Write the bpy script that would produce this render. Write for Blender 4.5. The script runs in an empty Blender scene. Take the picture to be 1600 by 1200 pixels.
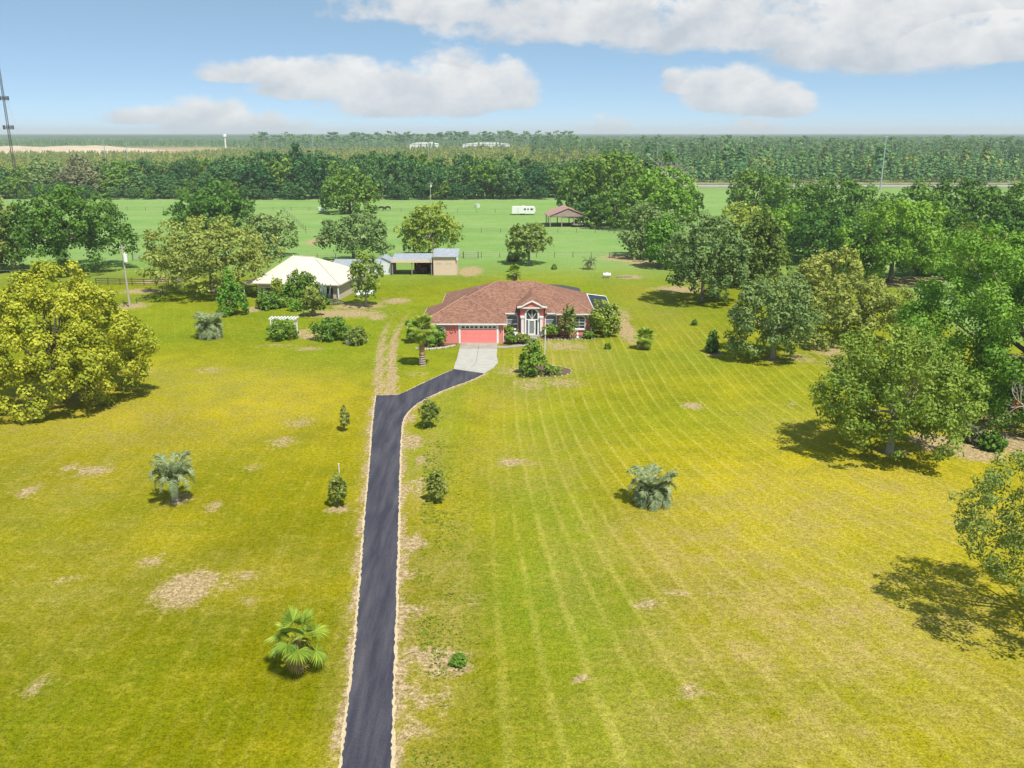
import bpy, bmesh, math, random
import numpy as np
from mathutils import Vector, Matrix

# ------------------------------------------------------------------ camera, sky, sun, exposure
scene = bpy.context.scene
COL = scene.collection
FOC = 1350.0; CAMH = 28.0; PITCH = math.atan(392/FOC)      # focal length in pixels of a 1600-wide frame
cam_d = bpy.data.cameras.new('camera'); cam = bpy.data.objects.new('camera', cam_d); COL.objects.link(cam)
cam_d.sensor_fit = 'HORIZONTAL'; cam_d.sensor_width = 36; cam_d.lens = 36*FOC/1600
cam_d.clip_start = 0.5; cam_d.clip_end = 40000
cam.location = (0, 0, CAMH); cam.rotation_euler = (math.pi/2-PITCH, 0, 0)
scene.camera = cam

SUN_EL = math.radians(60); SUN_AZ = math.radians(146)       # azimuth clockwise from +Y: high, to the right and behind
sdir = Vector((math.sin(SUN_AZ)*math.cos(SUN_EL), math.cos(SUN_AZ)*math.cos(SUN_EL), math.sin(SUN_EL)))
sun_d = bpy.data.lights.new('sun', 'SUN'); sun = bpy.data.objects.new('sun', sun_d); COL.objects.link(sun)
sun_d.energy = 4.6; sun_d.angle = math.radians(0.6); sun_d.color = (1.0, 0.955, 0.87)
sun.rotation_euler = sdir.to_track_quat('Z', 'Y').to_euler(); sun.location = (60, -60, 200)
scene.view_settings.view_transform = 'Standard'; scene.view_settings.look = 'None'
scene.view_settings.exposure = 0.42; scene.view_settings.gamma = 1.0
scene.view_settings.use_curve_mapping = False
scene.cycles.max_bounces = 6; scene.cycles.diffuse_bounces = 2; scene.cycles.transmission_bounces = 3
scene.cycles.volume_bounces = 0; scene.cycles.transparent_max_bounces = 4

world = bpy.data.worlds.new('World'); scene.world = world; world.use_nodes = True
def build_world():
    nt = world.node_tree; N = nt.nodes; L = nt.links; N.clear()
    def m(op, a, b=None, c=None, clamp=False):
        n = N.new('ShaderNodeMath'); n.operation = op; n.use_clamp = clamp
        for i, v in enumerate((a, b, c)):
            if v is None: continue
            if isinstance(v, (int, float)): n.inputs[i].default_value = v
            else: L.new(v, n.inputs[i])
        return n.outputs[0]
    out = N.new('ShaderNodeOutputWorld'); bg = N.new('ShaderNodeBackground'); L.new(bg.outputs[0], out.inputs[0])
    sky = N.new('ShaderNodeTexSky'); sky.sky_type = 'NISHITA'; sky.sun_disc = False
    sky.sun_elevation = SUN_EL; sky.sun_rotation = SUN_AZ
    sky.air_density = 1.0; sky.dust_density = 0.0; sky.ozone_density = 1.5; sky.altitude = 8000
    tc = N.new('ShaderNodeTexCoord'); sep = N.new('ShaderNodeSeparateXYZ'); L.new(tc.outputs['Generated'], sep.inputs[0])
    X, Y, Z = sep.outputs
    az = m('ARCTAN2', X, Y); el = m('ARCSINE', Z)
    PER = 1.2566                                             # the same bank of cumulus goes on all round the horizon
    azw = m('SUBTRACT', m('FLOORED_MODULO', m('ADD', az, PER/2), PER), PER/2)
    # domain warp
    cv = N.new('ShaderNodeCombineXYZ'); L.new(azw, cv.inputs[0]); L.new(m('MULTIPLY', el, 1.5), cv.inputs[1]); L.new(m('MULTIPLY', m('SUBTRACT', az, azw), 3.0), cv.inputs[2])
    def noise(scale, detail, rough, off=(0,0,0), vec=cv.outputs[0]):
        a = N.new('ShaderNodeVectorMath'); a.operation = 'ADD'; L.new(vec, a.inputs[0]); a.inputs[1].default_value = off
        n = N.new('ShaderNodeTexNoise'); n.inputs['Scale'].default_value = scale; n.inputs['Detail'].default_value = detail
        n.inputs['Roughness'].default_value = rough; L.new(a.outputs[0], n.inputs['Vector']); return n.outputs['Fac']
    big = noise(14, 4, 0.58); puff = noise(40, 4, 0.64, (3, 1, 0))
    pert = m('ADD', m('MULTIPLY', m('SUBTRACT', big, 0.5), 1.9), m('MULTIPLY', m('SUBTRACT', puff, 0.5), 0.9))
    # cumulus banks: px centre, py base, half width, height above base
    E_ = [(430,132,95,32,1),(540,150,130,50,1),(640,168,150,62,1),(715,160,85,85,1.1),(785,160,65,62,1),
          (250,192,60,22,.8),(345,200,90,44,.9),(430,204,70,30,.8),
          (1075,145,62,36,1),(1135,165,90,56,1.05),(1195,176,62,46,1),
          (1165,209,50,24,.8),(930,212,60,32,.45),
          (120,26,95,34,.9),(700,45,190,50,.6),(900,65,240,75,.75),(1120,75,260,85,.8),(1330,105,170,100,1),(1500,108,120,50,1),(1560,60,160,70,.55),(1400,50,260,70,.65)]
    best = None; bestv = None
    for (px, py, hw, hh, w) in E_:
        a0 = math.atan((px-800)/FOC); b = (208-py)/FOC
        dx = m('MULTIPLY', m('SUBTRACT', azw, a0), FOC/hw)
        dv = m('MULTIPLY', m('SUBTRACT', el, b), FOC/hh)       # 0 at base, 1 at top
        up = m('MAXIMUM', dv, 0.0); dn = m('MULTIPLY', m('MINIMUM', dv, 0.0), 3.2)
        r2 = m('ADD', m('MULTIPLY', dx, dx), m('ADD', m('MULTIPLY', up, up), m('MULTIPLY', dn, dn)))
        f = m('MULTIPLY', m('SUBTRACT', 1.0, r2), w)
        f = m('MAXIMUM', f, -2.0)
        best = f if best is None else m('SMOOTH_MAX', best, f, 0.25)
        fv = m('SUBTRACT', dv, m('MULTIPLY', m('MAXIMUM', m('SUBTRACT', 0.0, f), 0.0), 10.0))
        bestv = fv if bestv is None else m('MAXIMUM', bestv, fv)
    low = m('ADD', best, pert)
    # high clouds above the view: a flat layer seen from below
    zz = m('MAXIMUM', Z, 0.03)
    pv = N.new('ShaderNodeCombineXYZ'); L.new(m('DIVIDE', X, zz), pv.inputs[0]); L.new(m('DIVIDE', Y, zz), pv.inputs[1])
    hi = noise(0.55, 6, 0.55, (7, 2, 0), pv.outputs[0])
    hi = m('MULTIPLY', m('SUBTRACT', hi, 0.54), 7.0)
    fade = N.new('ShaderNodeMapRange'); fade.inputs['From Min'].default_value = 0.15; fade.inputs['From Max'].default_value = 0.24; L.new(el, fade.inputs['Value'])
    inv = m('SUBTRACT', 1.0, fade.outputs[0])
    dens = m('ADD', m('MULTIPLY', low, inv), m('MULTIPLY', hi, fade.outputs[0]))
    al = N.new('ShaderNodeMapRange'); al.interpolation_type = 'SMOOTHSTEP'; al.inputs['From Min'].default_value = -0.05; al.inputs['From Max'].default_value = 0.6; L.new(dens, al.inputs['Value'])
    alpha = m('MULTIPLY', al.outputs[0], 0.93)
    # cloud brightness: bright rounded tops, soft grey bases
    sh = m('ADD', m('MULTIPLY', bestv, 0.55), m('MULTIPLY', m('SUBTRACT', noise(20, 5, 0.6, (0.0, 0.012, 0.5)), 0.5), 2.1))
    sh = m('ADD', sh, 0.35, clamp=True)
    ramp = N.new('ShaderNodeMix'); ramp.data_type = 'RGBA'; L.new(sh, ramp.inputs[0])
    ramp.inputs[6].default_value = (3.5, 3.8, 4.15, 1); ramp.inputs[7].default_value = (5.7, 5.65, 5.55, 1)
    mix = N.new('ShaderNodeMix'); mix.data_type = 'RGBA'; L.new(alpha, mix.inputs[0]); veil = N.new('ShaderNodeMix'); veil.data_type = 'RGBA'; veil.inputs[0].default_value = 0.5; L.new(sky.outputs[0], veil.inputs[6]); veil.inputs[7].default_value = (2.2, 3.5, 4.0, 1); L.new(veil.outputs[2], mix.inputs[6]); L.new(ramp.outputs[2], mix.inputs[7])
    L.new(mix.outputs[2], bg.inputs[0]); bg.inputs[1].default_value = 0.12
build_world()
world.cycles.sampling_method = 'MANUAL'; world.cycles.sample_map_resolution = 256

# ------------------------------------------------------------------ helpers
def gp(px, py, z=0.0):
    """ground point that lies behind a photograph pixel"""
    u = (px-800)/FOC; v = (py-600)/FOC
    dy = math.cos(PITCH)-v*math.sin(PITCH); dz = -math.sin(PITCH)-v*math.cos(PITCH)
    t = (z-CAMH)/dz
    return u*t, dy*t
def xz(px, py, Y):
    """x and height of a point seen at a pixel when it stands at distance Y"""
    u = (px-800)/FOC; v = (py-600)/FOC
    dy = math.cos(PITCH)-v*math.sin(PITCH); dz = -math.sin(PITCH)-v*math.cos(PITCH)
    t = Y/dy
    return u*t, CAMH+dz*t
def link(o, parent=None):
    COL.objects.link(o)
    if parent is not None: o.parent = parent
    return o
def tag(o, label, cat, group=None):
    o['label'] = label; o['category'] = cat
    if group: o['group'] = group
    return o
def thing(name, label, cat, loc=(0,0,0), rz=0.0, group=None):
    o = bpy.data.objects.new(name, None); o.empty_display_size = 0.3
    o.location = loc; o.rotation_euler = (0, 0, rz); link(o); tag(o, label, cat, group); return o
class MB:
    def __init__(s): s.v = []; s.f = []
    def add(s, vs, fs):
        b = len(s.v); s.v += [tuple(p) for p in vs]; s.f += [tuple(i+b for i in q) for q in fs]; return s
    def box(s, x0, x1, y0, y1, z0, z1):
        return s.add([(x0,y0,z0),(x1,y0,z0),(x1,y1,z0),(x0,y1,z0),(x0,y0,z1),(x1,y0,z1),(x1,y1,z1),(x0,y1,z1)],
                     [(0,3,2,1),(4,5,6,7),(0,1,5,4),(1,2,6,5),(2,3,7,6),(3,0,4,7)])
    def tube(s, pts, rad, n=6, cap=True):
        pts = [Vector(p) for p in pts]
        if not hasattr(rad, '__len__'): rad = [rad]*len(pts)
        b = len(s.v); up = Vector((0.13, 0.31, 0.94))
        for i, p in enumerate(pts):
            d = (pts[min(i+1, len(pts)-1)]-pts[max(i-1, 0)])
            if d.length < 1e-6: d = Vector((0,0,1))
            d.normalize(); a = d.cross(up)
            if a.length < 0.05: a = d.cross(Vector((1,0,0)))
            a.normalize(); c = d.cross(a)
            for k in range(n):
                t = 2*math.pi*k/n; q = p+(a*math.cos(t)+c*math.sin(t))*rad[i]; s.v.append((q.x,q.y,q.z))
        for i in range(len(pts)-1):
            for k in range(n):
                k2 = (k+1) % n; s.f.append((b+i*n+k, b+i*n+k2, b+(i+1)*n+k2, b+(i+1)*n+k))
        if cap:
            s.f.append(tuple(b+k for k in range(n))[::-1]); s.f.append(tuple(b+(len(pts)-1)*n+k for k in range(n)))
        return s
    def prism_y(s, poly, y0, y1):     # poly in x,z extruded along y
        n = len(poly); return s.add([(x,y0,z) for x,z in poly]+[(x,y1,z) for x,z in poly],
            [tuple(range(n)), tuple(range(2*n-1,n-1,-1))]+[(i,i+n,(i+1)%n+n,(i+1)%n) for i in range(n)])
    def prism_z(s, poly, z0, z1):
        n = len(poly); return s.add([(x,y,z0) for x,y in poly]+[(x,y,z1) for x,y in poly],
            [tuple(range(n-1,-1,-1)), tuple(range(n,2*n))]+[(i,(i+1)%n,(i+1)%n+n,i+n) for i in range(n)])
    def mesh(s, name, mat, smooth=False):
        me = bpy.data.meshes.new(name); me.from_pydata(s.v, [], s.f); me.update()
        bm = bmesh.new(); bm.from_mesh(me); bmesh.ops.recalc_face_normals(bm, faces=bm.faces); bm.to_mesh(me); bm.free()
        for q in (mat if isinstance(mat, (list, tuple)) else [mat]): me.materials.append(q)
        if smooth: me.polygons.foreach_set('use_smooth', [True]*len(me.polygons))
        return me
    def build(s, name, mat, parent=None, smooth=False):
        return link(bpy.data.objects.new(name, s.mesh(name, mat, smooth)), parent)
def struct(o): o['kind'] = 'structure'; return o
def stuff(o): o['kind'] = 'stuff'; return o

# ------------------------------------------------------------------ materials
def nt_new(name):
    m = bpy.data.materials.new(name); m.use_nodes = True; nt = m.node_tree; nt.nodes.clear()
    return m, nt, nt.nodes, nt.links
def mat(name, col, rough=0.75, var=0.18, scale=3.0, spec=0.3, metal=0.0, bump=0.0, col2=None, detail=5, obj=True):
    m, nt, N, L = nt_new(name)
    o = N.new('ShaderNodeOutputMaterial'); p = N.new('ShaderNodeBsdfPrincipled'); L.new(p.outputs[0], o.inputs[0])
    p.inputs['Roughness'].default_value = rough; p.inputs['Metallic'].default_value = metal; p.inputs['Specular IOR Level'].default_value = spec
    tc = N.new('ShaderNodeTexCoord'); n = N.new('ShaderNodeTexNoise'); n.inputs['Scale'].default_value = scale; n.inputs['Detail'].default_value = detail; n.inputs['Roughness'].default_value = 0.65
    L.new(tc.outputs['Object'], n.inputs['Vector'])
    mx = N.new('ShaderNodeMix'); mx.data_type = 'RGBA'
    r = N.new('ShaderNodeMapRange'); r.inputs['From Min'].default_value = 0.3; r.inputs['From Max'].default_value = 0.7; L.new(n.outputs['Fac'], r.inputs['Value']); L.new(r.outputs[0], mx.inputs[0])
    c2 = col2 if col2 else tuple(min(1, c*(1+var)) for c in col); c1 = col if col2 else tuple(c*(1-var) for c in col)
    mx.inputs[6].default_value = (*c1, 1); mx.inputs[7].default_value = (*c2, 1)
    L.new(mx.outputs[2], p.inputs['Base Color'])
    if bump:
        b = N.new('ShaderNodeBump'); b.inputs['Strength'].default_value = bump; b.inputs['Distance'].default_value = 0.05; L.new(n.outputs['Fac'], b.inputs['Height']); L.new(b.outputs[0], p.inputs['Normal'])
    return m
def leafmat(name, dark, light, trans=0.22, spread=0.13):
    m, nt, N, L = nt_new(name)
    o = N.new('ShaderNodeOutputMaterial'); d = N.new('ShaderNodeBsdfPrincipled'); t = N.new('ShaderNodeBsdfTranslucent'); mx = N.new('ShaderNodeMixShader')
    d.inputs['Roughness'].default_value = 0.55; d.inputs['Specular IOR Level'].default_value = 0.25
    mx.inputs[0].default_value = trans; L.new(d.outputs[0], mx.inputs[1]); L.new(t.outputs[0], mx.inputs[2]); L.new(mx.outputs[0], o.inputs[0])
    a = N.new('ShaderNodeAttribute'); a.attribute_name = 'tint'
    oi = N.new('ShaderNodeObjectInfo')
    c = N.new('ShaderNodeMix'); c.data_type = 'RGBA'; L.new(a.outputs['Fac'], c.inputs[0]); c.inputs[6].default_value = (*dark, 1); c.inputs[7].default_value = (*light, 1)
    h = N.new('ShaderNodeHueSaturation')
    r = N.new('ShaderNodeMapRange'); r.inputs['To Min'].default_value = 1-spread; r.inputs['To Max'].default_value = 1+spread; L.new(oi.outputs['Random'], r.inputs['Value']); L.new(r.outputs[0], h.inputs['Value'])
    r2 = N.new('ShaderNodeMapRange'); r2.inputs['To Min'].default_value = 0.5+spread*0.1; r2.inputs['To Max'].default_value = 0.5-spread*0.1; L.new(oi.outputs['Random'], r2.inputs['Value']); L.new(r2.outputs[0], h.inputs['Hue'])
    L.new(c.outputs[2], h.inputs['Color']); L.new(h.outputs[0], d.inputs['Base Color'])
    g = N.new('ShaderNodeMix'); g.data_type = 'RGBA'; g.blend_type = 'MULTIPLY'; g.inputs[0].default_value = 1; L.new(h.outputs[0], g.inputs[6]); g.inputs[7].default_value = (1.3, 1.35, 0.6, 1); L.new(g.outputs[2], t.inputs[0])
    return m
M = {}
M['bark'] = mat('bark', (0.20,0.165,0.13), 0.9, 0.4, 6, bump=0.5)
M['barkpale'] = mat('bark_pale', (0.36,0.33,0.29), 0.9, 0.35, 5, bump=0.4)
M['deadwood'] = mat('dead_wood', (0.40,0.37,0.34), 0.9, 0.3, 3)
M['l_yellow'] = leafmat('leaf_yellow_green', (0.18, 0.25, 0.016), (0.49, 0.5, 0.04))
M['l_oak'] = leafmat('leaf_oak', (0.045, 0.125, 0.016), (0.195, 0.33, 0.04))
M['l_oaklight'] = leafmat('leaf_oak_light', (0.12, 0.215, 0.025), (0.37, 0.44, 0.06))
M['l_olive'] = leafmat('leaf_olive', (0.115, 0.18, 0.03), (0.31, 0.37, 0.08))
M['l_grey'] = leafmat('leaf_grey_green', (0.09,0.165,0.045), (0.27,0.365,0.115))
M['l_dark'] = leafmat('leaf_dark', (0.03, 0.095, 0.012), (0.14, 0.27, 0.03))
M['l_far'] = leafmat('leaf_far_oak', (0.03, 0.11, 0.032), (0.115, 0.25, 0.06), spread=0.3)
M['l_bright'] = leafmat('leaf_bright', (0.06, 0.165, 0.014), (0.235, 0.42, 0.04))
M['l_magnolia'] = leafmat('leaf_magnolia', (0.11, 0.175, 0.02), (0.38, 0.41, 0.09))
M['l_cedar'] = leafmat('leaf_cedar', (0.09, 0.15, 0.02), (0.24, 0.3, 0.05))
M['l_pine'] = leafmat('leaf_pine', (0.06, 0.165, 0.05), (0.17, 0.33, 0.09), spread=0.3)
M['l_youngpine'] = leafmat('leaf_young_pine', (0.14, 0.21, 0.035), (0.33, 0.38, 0.07), spread=0.3)
M['l_brown'] = leafmat('leaf_brownish', (0.14, 0.16, 0.08), (0.28, 0.28, 0.14), spread=0.2)
M['l_pindo'] = leafmat('frond_grey_green', (0.15,0.215,0.10), (0.37,0.43,0.23))
M['l_fan'] = leafmat('frond_green', (0.09, 0.19, 0.02), (0.38, 0.47, 0.05))
M['l_deadfrond'] = leafmat('frond_dead', (0.26,0.18,0.08), (0.42,0.31,0.14))
M['l_rust'] = leafmat('leaf_rust', (0.20,0.09,0.03), (0.34,0.16,0.05))
M['l_shrub'] = leafmat('leaf_shrub', (0.06, 0.15, 0.018), (0.24, 0.37, 0.04))
M['l_cactus'] = mat('cactus_skin', (0.13,0.20,0.13), 0.7, 0.25, 3)
M['palmtrunk'] = mat('palm_trunk', (0.30,0.25,0.20), 0.95, 0.5, 9, bump=0.6)
M['palmbrown'] = mat('palm_boots', (0.34,0.20,0.11), 0.95, 0.4, 9, bump=0.6)
M['white'] = mat('white_paint', (0.78,0.78,0.76), 0.55, 0.05)
M['pink'] = mat('pink_stucco', (0.72,0.225,0.20), 0.85, 0.07, 1.2, bump=0.1)
M['pinkdoor'] = mat('pink_garage_door', (0.82,0.24,0.22), 0.6, 0.04, 1.5)
M['glass'] = mat('window_glass', (0.04,0.05,0.06), 0.08, 0.3, 0.7, spec=0.5)
M['blind'] = mat('window_blind', (0.22,0.24,0.25), 0.4, 0.2, 2, spec=0.5)
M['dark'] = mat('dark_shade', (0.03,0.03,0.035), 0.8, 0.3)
M['concrete'] = mat('concrete', (0.36,0.34,0.30), 0.85, 0.12, 0.9, col2=(0.45,0.43,0.39), bump=0.1)
M['concretedirty'] = mat('concrete_weathered', (0.26,0.235,0.20), 0.9, 0.2, 0.8, col2=(0.38,0.355,0.31), bump=0.1)
M['stone'] = mat('edging_stone', (0.46,0.41,0.34), 0.9, 0.25, 4, bump=0.3)
M['mulch'] = mat('mulch', (0.13,0.085,0.055), 0.95, 0.5, 5, bump=0.5)
M['tanwall'] = mat('tan_stucco', (0.56,0.46,0.36), 0.85, 0.06)
M['tanmetal'] = mat('tan_metal_siding', (0.72,0.56,0.44), 0.5, 0.05)
M['whitemetal'] = mat('white_metal_siding', (0.68,0.70,0.73), 0.4, 0.05)
M['galv'] = mat('galvanised_metal', (0.42,0.45,0.49), 0.45, 0.22, 1.5, metal=0.3)
M['roofcream'] = mat('cream_metal_roof', (0.62,0.545,0.46), 0.55, 0.05, 0.6)
M['roofred'] = mat('red_metal_roof', (0.40,0.225,0.19), 0.6, 0.18, 1.0)
M['oldwood'] = mat('weathered_wood', (0.30,0.25,0.21), 0.9, 0.25, 4)
M['fencewood'] = mat('fence_wood', (0.10,0.085,0.07), 0.9, 0.3, 5)
M['wire'] = mat('fence_wire', (0.16,0.16,0.16), 0.6, 0.1)
M['pole'] = mat('utility_pole_wood', (0.42,0.38,0.33), 0.9, 0.15, 3)
M['steel'] = mat('steel_grey', (0.45,0.47,0.48), 0.45, 0.1, metal=0.4)
M['towersteel'] = mat('tower_steel', (0.05,0.045,0.05), 0.7, 0.2)
M['roadgrey'] = mat('highway_asphalt', (0.34,0.34,0.35), 0.9, 0.1, 0.3)
M['sand'] = mat('sand', (0.50,0.40,0.28), 0.95, 0.15, 0.05)
M['navy'] = mat('navy_panel', (0.018,0.024,0.04), 0.45, 0.3, 1.0)
M['screen'] = mat('screen_mesh', (0.06,0.06,0.065), 0.8, 0.2, 1.0)
M['brown'] = mat('brown_hide', (0.16,0.07,0.035), 0.8, 0.2, 2)
M['black'] = mat('black_rubber', (0.02,0.02,0.02), 0.8, 0.2)
M['terracotta'] = mat('terracotta', (0.50,0.20,0.11), 0.8, 0.15, 3)
M['blue'] = mat('blue_plastic', (0.02,0.04,0.10), 0.5, 0.1)

def shingle_mat(name, c1, c2):
    m, nt, N, L = nt_new(name)
    o = N.new('ShaderNodeOutputMaterial'); p = N.new('ShaderNodeBsdfPrincipled'); L.new(p.outputs[0], o.inputs[0]); p.inputs['Roughness'].default_value = 0.9; p.inputs['Specular IOR Level'].default_value = 0.15
    tc = N.new('ShaderNodeTexCoord'); mp = N.new('ShaderNodeMapping'); mp.inputs['Scale'].default_value = (4, 4, 12); L.new(tc.outputs['Object'], mp.inputs[0])
    v = N.new('ShaderNodeTexVoronoi'); v.inputs['Scale'].default_value = 1.0; L.new(mp.outputs[0], v.inputs['Vector'])
    s = N.new('ShaderNodeSeparateColor'); L.new(v.outputs['Color'], s.inputs[0])
    n = N.new('ShaderNodeTexNoise'); n.inputs['Scale'].default_value = 0.35; n.inputs['Detail'].default_value = 4; L.new(tc.outputs['Object'], n.inputs[0])
    a = N.new('ShaderNodeMath'); a.operation = 'MULTIPLY_ADD'; L.new(s.outputs[0], a.inputs[0]); a.inputs[1].default_value = 0.75; 
    b = N.new('ShaderNodeMath'); b.operation = 'MULTIPLY_ADD'; L.new(n.outputs['Fac'], b.inputs[0]); b.inputs[1].default_value = 0.5; b.inputs[2].default_value = -0.1; L.new(b.outputs[0], a.inputs[2])
    mx = N.new('ShaderNodeMix'); mx.data_type = 'RGBA'; L.new(a.outputs[0], mx.inputs[0]); mx.inputs[6].default_value = (*c1, 1); mx.inputs[7].default_value = (*c2, 1); L.new(mx.outputs[2], p.inputs['Base Color'])
    bp = N.new('ShaderNodeBump'); bp.inputs['Strength'].default_value = 0.5; bp.inputs['Distance'].default_value = 0.03; L.new(s.outputs[0], bp.inputs['Height']); L.new(bp.outputs[0], p.inputs['Normal'])
    return m
M['shingle'] = shingle_mat('brown_shingles', (0.12,0.06,0.042), (0.34,0.18,0.125))

def asphalt_mat():
    m, nt, N, L = nt_new('driveway_asphalt')
    o = N.new('ShaderNodeOutputMaterial'); p = N.new('ShaderNodeBsdfPrincipled'); L.new(p.outputs[0], o.inputs[0]); p.inputs['Roughness'].default_value = 0.85; p.inputs['Specular IOR Level'].default_value = 0.3
    tc = N.new('ShaderNodeTexCoord')
    def noise(sc, det, scale=(1,1,1)):
        mp = N.new('ShaderNodeMapping'); mp.inputs['Scale'].default_value = scale; L.new(tc.outputs['Object'], mp.inputs[0])
        n = N.new('ShaderNodeTexNoise'); n.inputs['Scale'].default_value = sc; n.inputs['Detail'].default_value = det; n.inputs['Roughness'].default_value = 0.6; L.new(mp.outputs[0], n.inputs[0]); return n.outputs['Fac']
    big = noise(1.0, 5, (1.6, 0.16, 1)); fine = noise(9, 4)
    mx = N.new('ShaderNodeMix'); mx.data_type = 'RGBA'; r = N.new('ShaderNodeMapRange'); r.inputs['From Min'].default_value = 0.38; r.inputs['From Max'].default_value = 0.72; L.new(big, r.inputs['Value']); L.new(r.outputs[0], mx.inputs[0])
    mx.inputs[6].default_value = (0.034,0.034,0.050,1); mx.inputs[7].default_value = (0.088,0.082,0.098,1)
    m2 = N.new('ShaderNodeMix'); m2.data_type = 'RGBA'; m2.blend_type = 'MULTIPLY'; m2.inputs[0].default_value = 0.8; L.new(mx.outputs[2], m2.inputs[6])
    r2 = N.new('ShaderNodeMapRange'); r2.inputs['From Min'].default_value = 0.3; r2.inputs['From Max'].default_value = 0.7; r2.inputs['To Min'].default_value = 0.7; r2.inputs['To Max'].default_value = 1.25; L.new(fine, r2.inputs['Value'])
    cc = N.new('ShaderNodeCombineColor'); [L.new(r2.outputs[0], cc.inputs[i]) for i in range(3)]; L.new(cc.outputs[0], m2.inputs[7]); L.new(m2.outputs[2], p.inputs['Base Color'])
    return m
M['asphalt'] = asphalt_mat()

# ------------------------------------------------------------------ ground
def axis(dense, step, lo, hi, growth):
    a = list(np.arange(dense[0], dense[1]+step*0.5, step)); s = step
    while a[-1] < hi: s *= growth; a.append(min(a[-1]+s, hi))
    s = step
    while a[0] > lo: s *= growth; a.insert(0, max(a[0]-s, lo))
    return np.array(a)
def value_noise(x, y, sc, seed):
    r = np.random.RandomState(seed); T = r.rand(256, 256); u = x/sc; v = y/sc
    i = np.floor(u).astype(int); j = np.floor(v).astype(int); fu = u-i; fv = v-j; fu = fu*fu*(3-2*fu); fv = fv*fv*(3-2*fv)
    g = lambda a, b: T[a % 256, b % 256]
    return (g(i,j)*(1-fu)+g(i+1,j)*fu)*(1-fv)+(g(i,j+1)*(1-fu)+g(i+1,j+1)*fu)*fv
def fbm(x, y, sc, seed, oct=4):
    s = 0; a = 0.5; t = 0
    for k in range(oct): s = s+a*value_noise(x+17.3*k, y-9.1*k, sc/2**k, seed+k); t += a; a *= 0.5
    return s/t
def smooth(a, b, x): t = np.clip((x-a)/(b-a), 0, 1); return t*t*(3-2*t)

# asphalt outline (photograph pixels), left edge upwards then right edge downwards
DL = [(525,1290),(533,1200),(545,1100),(556,1000),(564,900),(571,800),(577,740),(581,680),(585,640),(588,618)]
DT = [(588,618),(606,617.5),(622,617),(634,612),(650,604),(670,594.5),(690,585.5),(708.75,577)]
DR = [(756.5,584),(745,590),(728,597),(708,604),(688,612),(668,621),(652,630.5),(640,641),(632,651),(628,662),(626,690),(624,740),(623,800),(620,900),(617,1000),(613,1100),(611,1200),(607,1290)]
def dense(poly, st):
    P = [Vector(gp(*p)).to_2d() for p in poly]; out = [P[0]]
    for a, b in zip(P, P[1:]):
        n = max(1, int((b-a).length/st))
        for k in range(1, n+1): out.append(a+(b-a)*k/n)
    return out
drng = random.Random(5)
def ragged(pts, amp, side):
    out = []
    for i, p in enumerate(pts):
        a = pts[max(i-1,0)]; b = pts[min(i+1,len(pts)-1)]; d = (b-a).normalized(); n = Vector((-d.y, d.x))*side
        out.append(p+n*drng.uniform(-amp, amp))
    return out
edgeL = dense(DL, 0.22); edgeT = dense(DT, 0.3); edgeR = dense(DR, 0.22)
drive_poly = ragged(edgeL, 0.05, 1)+ragged(edgeT[1:], 0.05, 1)+ragged(edgeR, 0.05, 1)
def dist_poly(px, py, pts):      # distance to a polyline
    d = np.full(px.shape, 1e9)
    for a, b in zip(pts, pts[1:]):
        ax, ay = a; bx, by = b; vx, vy = bx-ax, by-ay; L2 = vx*vx+vy*vy+1e-9
        t = np.clip(((px-ax)*vx+(py-ay)*vy)/L2, 0, 1); d = np.minimum(d, np.hypot(px-ax-t*vx, py-ay-t*vy))
    return d
RUT1 = [gp(*p) for p in [(592,618),(591,590),(593,560),(597,535),(602,512),(612,495),(630,478),(655,466)]]
RUT2 = [gp(*p) for p in [(612,618),(613,595),(612,570),(614,545),(619,520),(628,502),(642,488),(662,474)]]
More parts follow.
